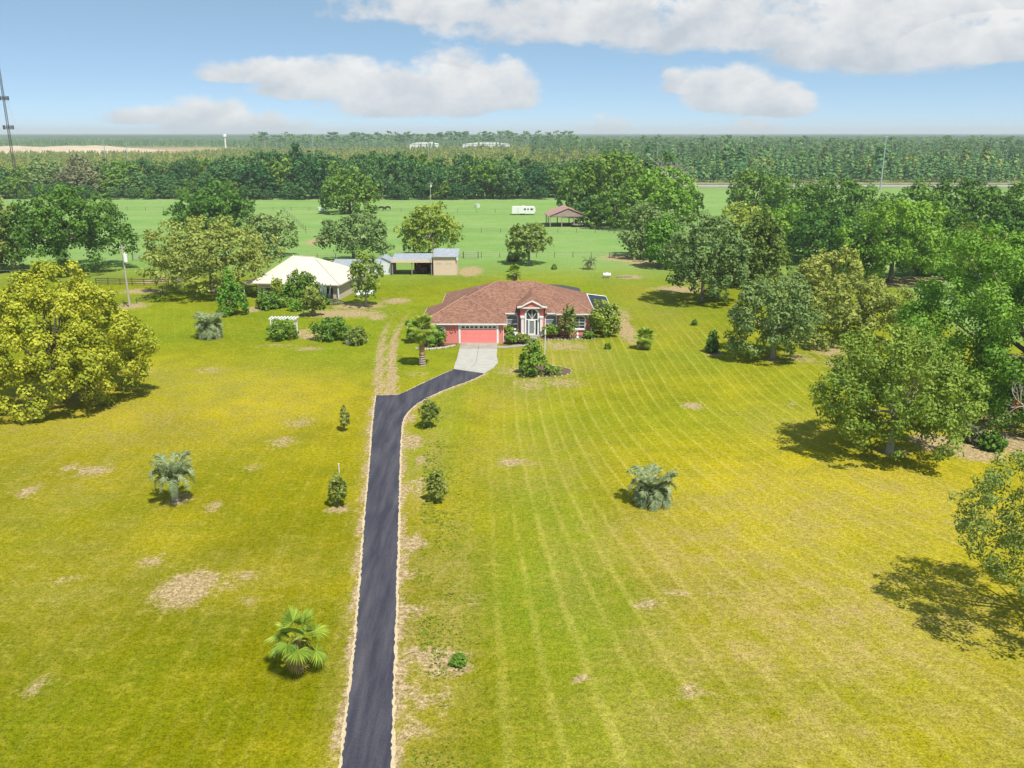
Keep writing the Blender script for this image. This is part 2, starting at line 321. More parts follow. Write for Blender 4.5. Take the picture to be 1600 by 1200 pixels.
# sandy or worn spots: px, py, rx, ry (pixels), strength
SPOTS = [(292,920,42,26,1.15),(150,735,28,8,.8),(45,768,22,10,.6),(240,875,22,8,.8),(335,790,16,12,.6),(380,905,30,16,.5),(110,730,18,8,.6),(108,905,20,7,.6),
 (210,580,40,7,.5),(330,578,30,5,.5),(440,690,22,10,.6),(470,660,26,9,.5),(395,730,24,10,.35),(55,1075,34,20,.45),(385,940,20,12,.4),(275,780,34,14,.45),(527,795,18,8,.7),
 (1010,943,26,10,.7),(910,1058,13,4,1.6),(1080,1085,24,16,.6),(875,1080,10,8,.6),(800,722,26,7,.8),(740,937,14,14,.5),(1082,634,16,5,1.0),(1235,632,8,4,.7),(1060,930,30,14,.35),
 (690,1035,38,18,1.1),(715,1045,22,9,1.1),(645,850,20,14,1),(650,955,18,10,.8),(640,985,16,12,.6),(655,1020,30,14,.7),(640,1090,26,30,.55),(690,1090,30,22,.5),(650,1140,24,20,.5),
 (645,690,16,14,.8),(650,760,16,18,.7),(642,655,10,10,.7),(690,755,20,14,.4),(660,720,14,10,.5),(640,900,14,12,.6),
 (1465,692,36,14,1.4),(1520,705,40,14,1.2),(1575,690,50,20,1.1),(1530,645,50,24,1.0),(1590,640,40,30,1.0),(1320,570,34,10,.7),(1290,545,30,12,.8),(1250,560,30,10,.5),
 (975,512,14,22,1.0),(970,490,16,12,.6),(975,403,36,5,1.1),(1010,412,30,6,.9),(1060,452,40,6,.8),(1080,437,30,6,.7),(1115,552,14,4,1),(985,433,22,3,.9),
 (735,424,16,6,1.5),(560,478,40,5,1),(535,490,60,6,1.0),(570,490,26,4,.8),(620,470,24,5,.8),(590,495,16,5,.8),(500,525,30,5,1.2),(430,540,40,4,.4),(398,483,14,4,1.2),(480,545,26,4,.6),(470,520,12,6,.9),
 (240,440,22,4,1.0),(222,455,30,4,1.0),(205,478,24,5,.9),(255,432,16,3,.9),(497,376,14,5,1.3),(880,598,40,10,.5),(830,600,40,14,.45),(880,540,50,8,.6),(765,562,20,10,.0),
 (1390,442,40,5,1.2),(1440,435,40,4,1.0),(1330,440,30,5,1.1),(600,600,8,10,.6),(650,585,26,8,.35),(800,580,30,10,.5),(570,325,90,3,.3),(700,318,60,3,.4),(705,329,50,1.2,1.0),(760,308,60,1.0,1.1),(640,340,30,2,.3),
 (90,612,70,14,.7),(60,635,40,8,.6),(130,622,40,6,.6),(1395,705,26,7,.8),(1207,562,22,5,.6)]
DRY = [(1100,860,180,60,.8),(1250,800,170,60,.7),(1300,960,260,90,.9),(1150,1010,150,60,.8),(1200,1130,240,80,.7),(1490,1080,150,100,.6),(1400,780,120,50,.6),(1060,790,90,30,.4),(900,880,80,80,.25),
 (200,660,220,50,.45),(300,600,220,30,.4),(100,760,120,50,.35),(420,640,100,40,.4),(380,900,120,50,.3),(1240,670,80,30,.4),(1000,840,60,30,.4),(680,1000,60,180,.6),(660,760,30,140,.5),(820,720,120,50,.35),(790,620,70,25,.4),(1010,470,50,40,.3),(880,560,90,25,.45),(120,900,150,90,.3)]
def build_ground():
    xs = axis((-72, 72), 0.7, -9000, 9000, 1.12); ys = axis((28, 150), 0.7, -600, 12500, 1.085)
    GX, GY = np.meshgrid(xs, ys); nx, ny = len(xs), len(ys)
    Xf = GX.ravel(); Yf = GY.ravel()
    # photograph pixel of each vertex, used to place worn and sandy ground where it lies
    zc = Yf*math.cos(PITCH)+CAMH*math.sin(PITCH); zc = np.where(zc < 1, 1, zc); yc = Yf*math.sin(PITCH)-CAMH*math.cos(PITCH)
    px = 800+FOC*Xf/zc; py = 600-FOC*yc/zc; ok = Yf > 15
    bare = np.zeros_like(Xf); dry = np.zeros_like(Xf)
    for (a, b, rx, ry, s) in SPOTS:
        X0, Y0 = gp(a, b); X1, _ = gp(a+rx, b); _, Y1 = gp(a, b-ry); ux = abs(X1-X0); uy = abs(Y1-Y0)
        bare = np.maximum(bare, s*np.exp(-(((Xf-X0)/ux)**2+((Yf-Y0)/uy)**2)*0.9))
    for (a, b, rx, ry, s) in DRY:
        X0, Y0 = gp(a, b); X1, _ = gp(a+rx, b); _, Y1 = gp(a, b-ry); ux = abs(X1-X0); uy = abs(Y1-Y0)
        dry = np.maximum(dry, s*np.exp(-(((Xf-X0)/ux)**2+((Yf-Y0)/uy)**2)*0.8))
    for R, w in ((RUT1, 0.9), (RUT2, 1.05)):
        d = dist_poly(Xf, Yf, R); fade = smooth(150, 104, Yf)*0.85+0.15
        bare = np.maximum(bare, w*np.exp(-(d/0.55)**2)*fade)
    # thin sandy margin along the asphalt
    de = np.minimum(dist_poly(Xf, Yf, [tuple(p) for p in edgeL[::12]]), dist_poly(Xf, Yf, [tuple(p) for p in edgeR[::12]]))
    dry = np.maximum(dry, 0.7*np.exp(-(de/0.8)**2))
    bare = np.maximum(bare, 1.2*np.exp(-(de/0.35)**2))
    # far left sand pit and pale clearings
    bare = np.maximum(bare, 1.6*smooth(-300, -620, Xf+0.12*(Yf-1300))*smooth(1130, 1230, Yf)*smooth(1900, 1600, Yf))
    # pasture: fresh green beyond the yard fence; lawn: yellow green; greener towards the house
    past = smooth(160, 204, Yf+6*(fbm(Xf, Yf, 30, 3)-0.5)); past = np.maximum(past, smooth(58, 66, Xf-0.18*(Yf-100))*smooth(112, 125, Yf))
    green = (smooth(84, 112, Yf)*0.8+.45*smooth(-3, 3, Xf)*smooth(60, 84, Yf)*smooth(112, 84, Yf))*(1-.35*smooth(-14, -40, Xf)*smooth(140, 100, Yf)); green = np.maximum(green, 0.75*np.exp(-((Xf-3.5)/5.5)**2)*smooth(100, 60, Yf)); green = np.maximum(green, .7*smooth(-14, -8, Xf)*smooth(-3, -7, Xf)*smooth(60,72,Yf)); green = np.clip(green+.9*(fbm(Xf, Yf, 12, 71)-.5), 0, 1)
    far = smooth(430, 520, Yf)
    straw = np.clip(0.12+0.62*smooth(42, 68, Yf)*smooth(150, 95, Yf)+0.35*smooth(4, 26, Xf)*smooth(33, 45, Yf)*smooth(120, 80, Yf)+1.5*(fbm(Xf, Yf, 16, 40)-.5)+0.8*(fbm(Xf, Yf, 5, 44)-.5)-.25*np.exp(-((Xf-2)/9)**2)*smooth(85, 60, Yf), 0, 1)
    # mowing rows: straight by the house, bending right close to the viewer
    q = np.maximum(0, 95-Yf)**2; ph = (Xf-0.0012*q)/(1+0.0003*q)
    ph = np.where(Xf < -7.5, Xf*0.92+0.30*Yf*smooth(80, 120, Yf)+0.05*Yf, ph)
    phs = 0.62*smooth(-4, 2, Xf)*smooth(140, 120, Yf)+0.2
    phs = phs*(1-past)
    me = bpy.data.meshes.new('ground'); nv = nx*ny
    ids = np.arange(nv).reshape(ny, nx); quads = np.stack([ids[:-1,:-1], ids[:-1,1:], ids[1:,1:], ids[1:,:-1]], -1).reshape(-1, 4)
    Zf = np.zeros_like(Xf)
    me.vertices.add(nv); me.vertices.foreach_set('co', np.stack([Xf, Yf, Zf], 1).ravel())
    me.loops.add(quads.size); me.loops.foreach_set('vertex_index', quads.ravel()); me.polygons.add(len(quads)); me.polygons.foreach_set('loop_start', np.arange(0, quads.size, 4)); me.polygons.foreach_set('loop_total', np.full(len(quads), 4))
    for n, a in (('bare', bare), ('dry', dry), ('pasture', past), ('green', green), ('phase', ph), ('mow', phs), ('far', far), ('straw', straw)):
        at = me.attributes.new(n, 'FLOAT', 'POINT'); at.data.foreach_set('value', a.astype(np.float32))
    me.update(); me.validate()
    m, nt, N, L = nt_new('grass_ground')
    o = N.new('ShaderNodeOutputMaterial'); p = N.new('ShaderNodeBsdfPrincipled'); L.new(p.outputs[0], o.inputs[0]); p.inputs['Roughness'].default_value = 1.0; p.inputs['Specular IOR Level'].default_value = 0.0
    tc = N.new('ShaderNodeTexCoord')
    def A(n): a = N.new('ShaderNodeAttribute'); a.attribute_name = n; return a.outputs['Fac']
    def noise(sc, det=5, rough=0.6, scale=(1,1,1), off=(0,0,0)):
        mp = N.new('ShaderNodeMapping'); mp.inputs['Scale'].default_value = scale; mp.inputs['Location'].default_value = off; L.new(tc.outputs['Object'], mp.inputs[0])
        n = N.new('ShaderNodeTexNoise'); n.inputs['Scale'].default_value = sc; n.inputs['Detail'].default_value = det; n.inputs['Roughness'].default_value = rough; L.new(mp.outputs[0], n.inputs[0]); return n.outputs['Fac']
    def mm(op, a, b=None, c=None, clamp=False):
        n = N.new('ShaderNodeMath'); n.operation = op; n.use_clamp = clamp
        for i, v in enumerate((a, b, c)):
            if v is None: continue
            if isinstance(v, (int, float)): n.inputs[i].default_value = v
            else: L.new(v, n.inputs[i])
        return n.outputs[0]
    def rng(v, a, b, c=0.0, d=1.0, sm=False):
        r = N.new('ShaderNodeMapRange'); r.inputs['From Min'].default_value = a; r.inputs['From Max'].default_value = b; r.inputs['To Min'].default_value = c; r.inputs['To Max'].default_value = d
        if sm: r.interpolation_type = 'SMOOTHSTEP'
        L.new(v, r.inputs['Value']); return r.outputs[0]
    def mixc(f, a, b, mode='MIX'):
        n = N.new('ShaderNodeMix'); n.data_type = 'RGBA'; n.blend_type = mode
        if isinstance(f, (int, float)): n.inputs[0].default_value = f
        else: L.new(f, n.inputs[0])
        for i, v in ((6, a), (7, b)):
            if isinstance(v, tuple): n.inputs[i].default_value = (*v, 1)
            else: L.new(v, n.inputs[i])
        return n.outputs[2]
    big = noise(0.045, 5); mid = noise(0.28, 6, 0.62, off=(5,3,0)); pat = noise(0.9, 6, 0.65, off=(11,7,0)); fine = noise(3.2, 4, 0.8); fine2 = noise(9, 2, 0.8, off=(2,2,0))
    lawn = mixc(A('straw'), (0.150,0.150,0.002), (0.345,0.290,0.008))
    lawn = mixc(A('green'), lawn, mixc(rng(big, .35, .65), (0.130,0.195,0.010), (0.215,0.250,0.012)))
    lawn = mixc(rng(mid, 0.42, 0.72, 0, 0.65), lawn, (0.120,0.150,0.003))
    lawn = mixc(rng(pat, 0.50, 0.80, 0, 0.55), lawn, (0.38,0.31,0.03))
    # mowing rows
    w = mm('ADD', A('phase'), mm('MULTIPLY', mm('SUBTRACT', mid, 0.5), 0.3))
    s1 = mm('SINE', mm('MULTIPLY', w, 2*math.pi/1.25)); s2 = mm('SINE', mm('MULTIPLY', w, 2*math.pi/2.5))
    row = mm('ADD', rng(s1, 0.55, 1.0, 0, 1), mm('MULTIPLY', s2, 0.22))
    rowf = mm('MULTIPLY', mm('MULTIPLY', row, A('mow')), rng(noise(0.16, 4, 0.6, off=(31,9,0)), 0.32, 0.62, 0.25, 1.0), clamp=True)
    lawn = mixc(mm('MULTIPLY', rowf, 0.42), lawn, (0.46,0.40,0.09))
    dryf = mm('MULTIPLY', A('dry'), rng(mm('ADD', mid, mm('MULTIPLY', pat, 0.6)), 0.55, 1.0), clamp=True)
    lawn = mixc(mm('MULTIPLY', dryf, 0.95), lawn, mixc(rng(pat, .35, .65), (0.42,0.315,0.075), (0.38,0.27,0.12)))
    pasture = mixc(rng(noise(0.03, 5, 0.6, (1,2.5,1)), 0.35, 0.65), (0.165,0.285,0.075), (0.225,0.325,0.105))
    pasture = mixc(rng(noise(0.25, 5, 0.65, (1,3,1), (9,9,0)), 0.48, 0.75, 0, 0.6), pasture, (0.115,0.21,0.05))
    pasture = mixc(rng(noise(0.08, 5, 0.65, (1,3,1), (3,19,0)), 0.55, 0.8, 0, 0.5), pasture, (0.27,0.34,0.13))
    base = mixc(A('pasture'), lawn, pasture)
    base = mixc(mm('MULTIPLY', A('far'), 0.9), base, mixc(rng(big, .4, .6), (0.10,0.15,0.03), (0.22,0.22,0.07)))
    bf = mm('ADD', A('bare'), mm('MULTIPLY', mm('SUBTRACT', mm('ADD', pat, mm('MULTIPLY', fine, 0.5)), 0.75), 1.5))
    bf = rng(bf, 0.16, 0.72, 0, 1, True); bf = mm('MULTIPLY', bf, rng(A('bare'), 0.05, 0.3))
    base = mixc(mm('MULTIPLY', bf, 0.9), base, mixc(rng(fine, 0.35, 0.65), (0.27,0.185,0.09), (0.44,0.335,0.20)))
    tex = mm('ADD', mm('MULTIPLY', fine, 0.9), mm('MULTIPLY', fine2, 0.9)); g = rng(tex, 0.64, 1.16, 0.40, 1.62)
    cc = N.new('ShaderNodeCombineColor'); [L.new(g, cc.inputs[i]) for i in range(3)]
    base = mixc(1.0, base, cc.outputs[0], 'MULTIPLY'); L.new(base, p.inputs['Base Color'])
    b = N.new('ShaderNodeBump'); b.inputs['Strength'].default_value = 0.7; b.inputs['Distance'].default_value = 0.12; L.new(mm('ADD', fine, mm('MULTIPLY', mid, 0.8)), b.inputs['Height']); L.new(b.outputs[0], p.inputs['Normal'])
    me.materials.append(m)
    o = struct(link(bpy.data.objects.new('ground', me)))
build_ground()

# driveway, sandy margin, concrete apron
def sheet(name, poly, z, m, thick=0.0):
    bm = bmesh.new(); vs = [bm.verts.new((p[0], p[1], z)) for p in poly]; f = bm.faces.new(vs); bmesh.ops.recalc_face_normals(bm, faces=[f])
    if f.normal.z < 0: f.normal_flip()
    bmesh.ops.triangulate(bm, faces=[f]); me = bpy.data.meshes.new(name); bm.to_mesh(me); bm.free(); me.materials.append(m)
    return link(bpy.data.objects.new(name, me))
M['margin'] = mat('sandy_margin', (0.40,0.315,0.185), 0.95, 0.3, 6, col2=(0.60,0.50,0.34), bump=0.3)
def offset(pts, d, amp):
    out = []
    for i, p in enumerate(pts):
        a = pts[max(i-1,0)]; b = pts[min(i+1,len(pts)-1)]; t = (b-a).normalized(); n = Vector((-t.y, t.x)); out.append(p+n*(d+drng.uniform(-amp, amp)))
    return out
struct(sheet('driveway_verge', offset(edgeL, 0.14, 0.07)+offset(edgeT[1:], 0.12, 0.06)+offset(edgeR, 0.15, 0.08), 0.006, M['margin']))
struct(sheet('driveway', drive_poly, 0.022, M['asphalt']))
apron = thing('concrete_apron', 'pale concrete driveway apron in front of the pink garage door', 'driveway'); del apron['category']; del apron['label']; apron['kind'] = 'structure'
def slab(poly, m='concrete'):
    b = MB(); b.prism_z(poly, -0.05, 0.055); return b.build('slab', M[m], apron)
gY = 116.75; jx = -4.55
sA = gp(708.75,577); sB = gp(756.5,584); sm_ = gp(731,580.2)
for (y0, y1, mm_) in ((113.4, gY, 'concretedirty'), (109.4, 113.36, 'concrete')):
    slab([(-7.1,y0),(jx-0.025,y0),(jx-0.025,y1),(-7.1,y1)], mm_); slab([(jx+0.025,y0),(-2.0,y0),(-2.0,y1),(jx+0.025,y1)], mm_)
slab([(sA[0]+0.02,sA[1]+0.03),(sm_[0],sm_[1]+0.03),(jx-0.025,105.8),(jx-0.025,109.36),(-7.1,109.36),(-7.1,107.4),(-7.2,105.6)])
slab([(sm_[0]+0.04,sm_[1]+0.03),(sB[0],sB[1]+0.03),(-2.3,103.5),(-1.75,106.2),(-1.9,108),(-2.0,109.36),(jx+0.025,109.36),(jx+0.025,105.8)])

# ------------------------------------------------------------------ foliage generators
def leaf_mesh(name, P, Nn, size, tint, m, aspect=1.5, rs=None):
    """one four-sided leaf per point; P centres, Nn normals, size per leaf"""
    n = len(P); rs = rs or np.random.RandomState(1)
    R = rs.normal(size=(n,3)); T = np.cross(Nn, R); T /= (np.linalg.norm(T, axis=1)[:,None]+1e-9); B = np.cross(Nn, T)
    a = (size*0.5*aspect)[:,None]; b = (size*0.5)[:,None]
    V = np.stack([P-T*a, P-B*b+T*a*0.1, P+T*a, P+B*b-T*a*0.1], 1).reshape(-1,3)
    me = bpy.data.meshes.new(name); me.vertices.add(4*n); me.vertices.foreach_set('co', V.ravel())
    me.loops.add(4*n); me.loops.foreach_set('vertex_index', np.arange(4*n)); me.polygons.add(n); me.polygons.foreach_set('loop_start', np.arange(0,4*n,4)); me.polygons.foreach_set('loop_total', np.full(n,4))
    at = me.attributes.new('tint', 'FLOAT', 'POINT'); at.data.foreach_set('value', np.repeat(np.clip(tint,0,1),4).astype(np.float32))
    me.update(); me.materials.append(m); return me
def sph(rs, n):
    d = rs.normal(size=(n,3)); return d/(np.linalg.norm(d,axis=1)[:,None]+1e-9)
def crown(seed, w, h, leaf, shape='oak', nl=None, cr=None, dens=1.0, cap=42000, depth=None):
    """leaf centres, normals and tints of a crown w wide and h high whose bottom is z=0; also the lobe centres"""
    rs = np.random.RandomState(seed); rx = w/2; ry = (depth or w)/2; rz = h/2
    nl = nl or 12; lobes = []; lr = []
    if shape in ('oak', 'round', 'sparse'):
        ga = rs.uniform(0, 6.28)
        for i in range(nl):
            t = (i+0.5)/nl; z = 1-1.55*t; z += rs.uniform(-.12,.12); z = max(-.65, min(.97, z)); a = ga+i*2.39996+rs.uniform(-.35,.35); q = math.sqrt(max(0,1-z*z))
            k = rs.uniform(.52,.74) if shape != 'round' else rs.uniform(.55,.64)
            lobes.append((q*math.cos(a)*k, q*math.sin(a)*k, z*k)); lr.append(rs.uniform(.34,.5) if shape != 'round' else rs.uniform(.42,.5))
        lobes.append((0,0,.05)); lr.append(.5)
    elif shape == 'cone':
        for i in range(nl):
            t = (i+.5)/nl; z = -0.85+1.75*t; k = 0.95*(1-t)**0.85*.72+.02; a = i*2.39996
            for j in range(3 if t < .8 else 1):
                lobes.append((k*math.cos(a+2.09*j), k*math.sin(a+2.09*j), z)); lr.append(.34*(1-t)+.16)
    lobes = np.array(lobes); lr = np.array(lr); S = np.array([rx,ry,rz])
    cr = cr or 0.15
    C = []; CN = []; CR = []
    for l, r in zip(lobes, lr):
        k = int(15*(r/.42)**2/(cr/.15)**1.6)+4; d = sph(rs, k*2); d = d[d[:,2] > -.75][:k]
        c = l+d*r*rs.uniform(.74,1.0,size=(len(d),1))
        ins = np.zeros(len(c), bool)
        for l2, r2 in zip(lobes, lr):
            ins |= (np.linalg.norm(c-l2,axis=1) < r2*.66)
        c = c[~ins]; C.append(c); CN.append(d[~ins]); CR.append(cr*rs.uniform(.7,1.3,size=len(c)))
    if shape != 'cone':      # smaller sprays between the lobes
        k = int(34/(cr/.15)**1.6); d = sph(rs, k*2); d = d[d[:,2] > -.55][:k]; C.append(d*rs.uniform(.6,.84,size=(len(d),1))); CN.append(d); CR.append(cr*rs.uniform(.7,1.25,size=len(d)))
    C = np.concatenate(C); CN = np.concatenate(CN); CR = np.concatenate(CR)
    area = math.pi*w*h*1.15; N = int(min(cap, dens*area/(leaf*leaf*0.52))); per = np.maximum(8, (N*CR**2/(CR**2).sum())).astype(int)
    idx = np.repeat(np.arange(len(C)), per); d = sph(rs, len(idx)); d = d+CN[idx]*0.35; d[:,2] += 0.25; d /= np.linalg.norm(d,axis=1)[:,None]
    P = C[idx]+d*(CR[idx]*np.power(rs.uniform(.12,1.12,size=len(idx)), .5))[:,None]
    ct = rs.uniform(.12,.8,size=len(C)); tint = ct[idx]*0.65+rs.uniform(0,.5,size=len(idx))+0.06*P[:,2]
    P = P*S; lo = np.percentile(P,0.4,axis=0); hi = np.percentile(P,99.6,axis=0)
    sc = np.array([w,depth or w,h])/(hi-lo); off = np.array([-(w)/2, -(depth or w)/2, 0])
    P = (P-lo)*sc+off; Lc = (lobes*S-lo)*sc+off
    nn = d+rs.normal(scale=.42,size=d.shape); nn[:,2] += .3; nn /= np.linalg.norm(nn,axis=1)[:,None]
    return P, nn, tint, Lc, rs
def trunk_mb(base_r, zc, lobes, rs, bend=0.03, limb=True, nmax=9):
    b = MB(); top = np.array([rs.uniform(-1,1)*bend*zc, rs.uniform(-1,1)*bend*zc, zc])
    b.tube([(0,0,-.15),(top[0]*.1,top[1]*.1,zc*.08),(top[0]*.4,top[1]*.4,zc*.5),tuple(top)], [base_r*1.5,base_r*1.12,base_r*.92,base_r*.72], 9)
    if limb:
        for l in lobes[:nmax]:
            s = np.array([top[0]*.9,top[1]*.9,zc*rs.uniform(.78,.98)]); mid = s*.5+l*.5+np.array([0,0,-.12*np.linalg.norm(l-s)]); mid[2] = max(mid[2], zc*.7)
            b.tube([tuple(s), tuple(mid), tuple(l)], [base_r*.5,base_r*.32,base_r*.1], 6, cap=False)
    return b
UID = [100]
def leafsize(Y): return max(0.17, 2.1*Y/864.0)
def tree(name, label, px, py, x0, x1, ytop, ybot, lm, cat='tree', shape='oak', bark='bark', group=None, tr=None, Y=None, **kw):
    """tree whose trunk stands at pixel (px, py); crown spans x0..x1 and ytop..ybot at that distance"""
    UID[0] += 1
    if Y is None: X, Y = gp(px, py)
    else: X = xz(px, py, Y)[0]
    xl = xz(x0, (ytop+ybot)/2, Y)[0]; xr = xz(x1, (ytop+ybot)/2, Y)[0]; zt = xz(px, ytop, Y)[1]; zb = max(0.0, xz(px, ybot, Y)[1])
    w = xr-xl; h = zt-zb; leaf = kw.pop('leaf', leafsize(Y)); 
    P, nn, tint, Lc, rs = crown(UID[0], w, h, leaf, shape, **kw)
    dx = (xl+xr)/2-X; P[:,0] += dx; P[:,2] += zb; Lc = Lc+np.array([dx,0,zb])
    t = thing(name, label, cat, (X, Y, 0), 0, group)
    zc = zb+h*.32
    trunk_mb(tr or max(.09, w*.024), zc, Lc, rs).build('trunk', M[bark], t, True)
    me = leaf_mesh('crown', P, nn, leaf*rs.uniform(.7,1.35,size=len(P)), tint, M[lm], rs=rs)
    link(bpy.data.objects.new('crown', me), t)
    return t

# ------------------------------------------------------------------ pink house
def hip_roof(x0, x1, y0, y1, z, ra, rb, zr, thick=0.16):
    """closed hip roof; ra, rb are the (x, y) ends of the ridge"""
    b = MB(); v = [(x0,y0,z),(x1,y0,z),(x1,y1,z),(x0,y1,z),(ra[0],ra[1],zr),(rb[0],rb[1],zr)]
    lo = [(x0,y0,z-thick),(x1,y0,z-thick),(x1,y1,z-thick),(x0,y1,z-thick)]
    along_x = abs(rb[0]-ra[0]) >= abs(rb[1]-ra[1])
    fs = [(0,1,5,4),(1,2,5),(2,3,4,5),(3,0,4)] if along_x else [(0,1,4),(1,2,5,4),(2,3,5),(3,0,4,5)]
    fs += [(9,8,7,6),(0,6,7,1),(1,7,8,2),(2,8,9,3),(3,9,6,0)]
    return b.add(v+lo, fs)
def arch_poly(x0, x1, z0, z1, rise, n=12):
    p = [(x0,z0),(x1,z0)]; cx = (x0+x1)/2; rx = (x1-x0)/2
    for k in range(n+1):
        t = math.pi*k/n; p.append((cx+rx*math.cos(t), z1-rise+rise*math.sin(t)))
    return p
def arch_ring(b, o, i, y0, y1):
    """frame between an outer and an inner outline with the same vertex count"""
    n = len(o); v = [(x,y0,z) for x,z in o]+[(x,y0,z) for x,z in i]+[(x,y1,z) for x,z in o]+[(x,y1,z) for x,z in i]; f = []
    for k in range(n):
        j = (k+1) % n; f += [(k,j,n+j,n+k),(2*n+k,3*n+k,3*n+j,2*n+j),(k,2*n+k,2*n+j,j),(n+k,n+j,3*n+j,3*n+k)]
    return b.add(v, f)
GYF = 116.8
house = thing('pink_house', 'single storey pink stucco house with brown shingle hip roof and arched windows', 'house', (0, GYF, 0))
w = MB().box(-12.1,-1.2,0,10.2,-.1,2.66); w.build('garage_wall', M['pink'], house)
w = MB().box(-10,-1.2,10.2,20.6,-.1,3.05).box(-1.2,6.9,5.4,20.6,-.1,3.05).box(6.9,11.3,5.0,20.6,-.1,3.05); w.build('wall', M['pink'], house)
r = hip_roof(-10.6,11.9,5.0,21.2,3.25,(-2.4,12.95),(3.6,12.95),6.45).build('roof', M['shingle'], house)
hip_roof(-12.7,-.75,-.4,10.8,2.86,(-6.75,5.3),(-6.75,6.2),5.65).build('garage_roof', M['shingle'], house)
hip_roof(6.3,11.95,4.6,11,3.21,(9.1,7.1),(9.1,9.5),4.45).build('wing_roof', M['shingle'], house)
hip_roof(.72,4.98,4.25,11.2,4.22,(2.85,5.9),(2.85,10.9),5.62).build('entry_roof', M['shingle'], house)
for (a, b_, z) in (((-10.6,4.7),(-10.6,21.2),0),):
    pass
rc = MB()
for p, q in (((-12.7,-.4,2.86),(-6.75,5.3,5.65)),((-.75,-.4,2.86),(-6.75,5.3,5.65)),((11.9,5.0,3.25),(3.6,12.95,6.45)),((-10.6,5.0,3.25),(-2.4,12.95,6.45)),((-2.4,12.95,6.45),(3.6,12.95,6.45)),((6.3,4.6,3.21),(9.1,7.1,4.45)),((11.95,4.6,3.21),(9.1,7.1,4.45))):
    rc.tube([p, q], 0.09, 5)
M['ridge'] = mat('ridge_shingles', (0.38,0.20,0.14), 0.9, 0.12, 3); rc.build('ridge_cap', M['ridge'], r)
for (x, y, z) in ((-2.8,9.4,5.05),(-5.0,12.2,5.5),(0.5,12.0,6.1)): MB().tube([(x,y,z-.2),(x,y,z+.45)], .07, 8).build('vent_pipe', M['steel'], r)
fa = MB()      # fascia, 3 mm proud of the roof edge
for (x0,x1,y,z) in ((-12.71,-.74,-.4,2.86),(-1.0,.70,5.0,3.25),(5.0,6.3,5.0,3.25),(6.29,11.96,4.6,3.21),(.71,4.99,4.25,4.22)): fa.box(x0,x1,y-.035,y-.003,z-.2,z-.01)
for (x,y0,y1,z) in ((11.95,4.62,21.1,3.2),(-10.64,10.9,21.1,3.24),(-12.74,-.35,10.7,2.85)): fa.box(x+.004,x+.036,y0,y1,z-.2,z-.01)
fa.build('fascia', M['white'], house)
# entry
MB().box(1.15,4.55,4.72,6.4,-.1,4.05).build('entry_wall', M['pink'], house)
ped = MB(); ped.prism_y([(1.2,4.05),(4.5,4.05),(2.85,4.95)], 4.3, 6.4); ped.build('gable', M['pink'], house)
tr_ = MB()
for s in (-1, 1):
    c = 2.85; P = [(c+s*2.12,4.13),(c+s*1.45,4.22),(c+s*.85,4.62),(c,5.02)]
    for a, b_ in zip(P, P[1:]): tr_.prism_y([(a[0],a[1]),(b_[0],b_[1]),(b_[0],b_[1]+.17),(a[0],a[1]+.17)], 4.08, 4.32)
tr_.build('gable_trim', M['white'], house)
ent = arch_ring(MB(), arch_poly(1.82,3.9,.1,4.1,1.04), arch_poly(2.06,3.66,.1,3.86,.8), 4.56, 4.9).build('entry_arch', M['white'], house)
MB().prism_y(arch_poly(2.06,3.66,.1,3.86,.8), 4.665, 4.712).build('entry_glass', M['glass'], house)
mu = MB()
mu.box(2.06,3.66,4.60,4.66,2.3,2.42)
for a in (42, 90, 138):
    t = math.radians(a); mu.tube([(2.86,4.63,2.42),(2.86+1.28*math.cos(t)*.62,4.63,2.42+1.36*math.sin(t))], .045, 4)
mu.box(2.28,2.36,4.60,4.66,.1,2.3); mu.box(3.3,3.38,4.60,4.66,.1,2.3); mu.build('entry_mullion', M['white'], house)
d = arch_ring(MB(), [(2.36,.1),(3.3,.1),(3.3,2.3),(2.36,2.3)], [(2.5,.3),(3.16,.3),(3.16,2.15),(2.5,2.15)], 4.57, 4.655).build('door', M['white'], house)
MB().box(2.5,3.16,4.62,4.65,.3,2.15).build('pane', M['blind'], d); MB().tube([(3.22,4.55,1.0),(3.22,4.55,1.2)], .03, 6).build('handle', M['steel'], d)
for x in (1.5, 4.2):
    c = MB(); c.box(x-.26,x+.26,4.28,4.72,0,.35); c.box(x-.19,x+.19,4.34,4.72,.35,2.6); c.box(x-.28,x+.28,4.26,4.73,2.6,2.85); c.build('pilaster', M['white'], house)
MB().box(1.7,4.0,3.6,4.7,0,.12).build('door_step', M['concretedirty'], house)
def arch_window(x0, x1, z0, z1, y, parent, rise=.32, bars=2, blind=True):
    fw = .17
    o = arch_ring(MB(), arch_poly(x0,x1,z0,z1,rise+.1), arch_poly(x0+fw,x1-fw,z0+fw,z1-fw,rise), y-.09, y+.02).build('window', M['white'], parent)
    MB().prism_y(arch_poly(x0+fw,x1-fw,z0+fw,z1-fw,rise), y-.03, y-.005).build('pane', M['blind'] if blind else M['glass'], o)
    if not blind or True:
        MB().box(x0+fw+.02,x1-fw-.02,y-.045,y-.034,z0+fw+.02,z0+fw+(z1-z0)*.30).build('pane', M['glass'], o)
    b = MB()
    for k in range(bars): zz = z0+fw+(z1-z0-2*fw)*(k+1)/(bars+1); b.box(x0+fw,x1-fw,y-.075,y-.048,zz-.03,zz+.03)
    if not blind: b.box((x0+x1)/2-.025,(x0+x1)/2+.025,y-.072,y-.05,z0+fw,z1-fw)
    b.build('glazing_bar', M['white'], o)
    MB().box(x0-.08,x1+.08,y-.16,y-.092,z0-.1,z0+.06).build('sill', M['white'], o)
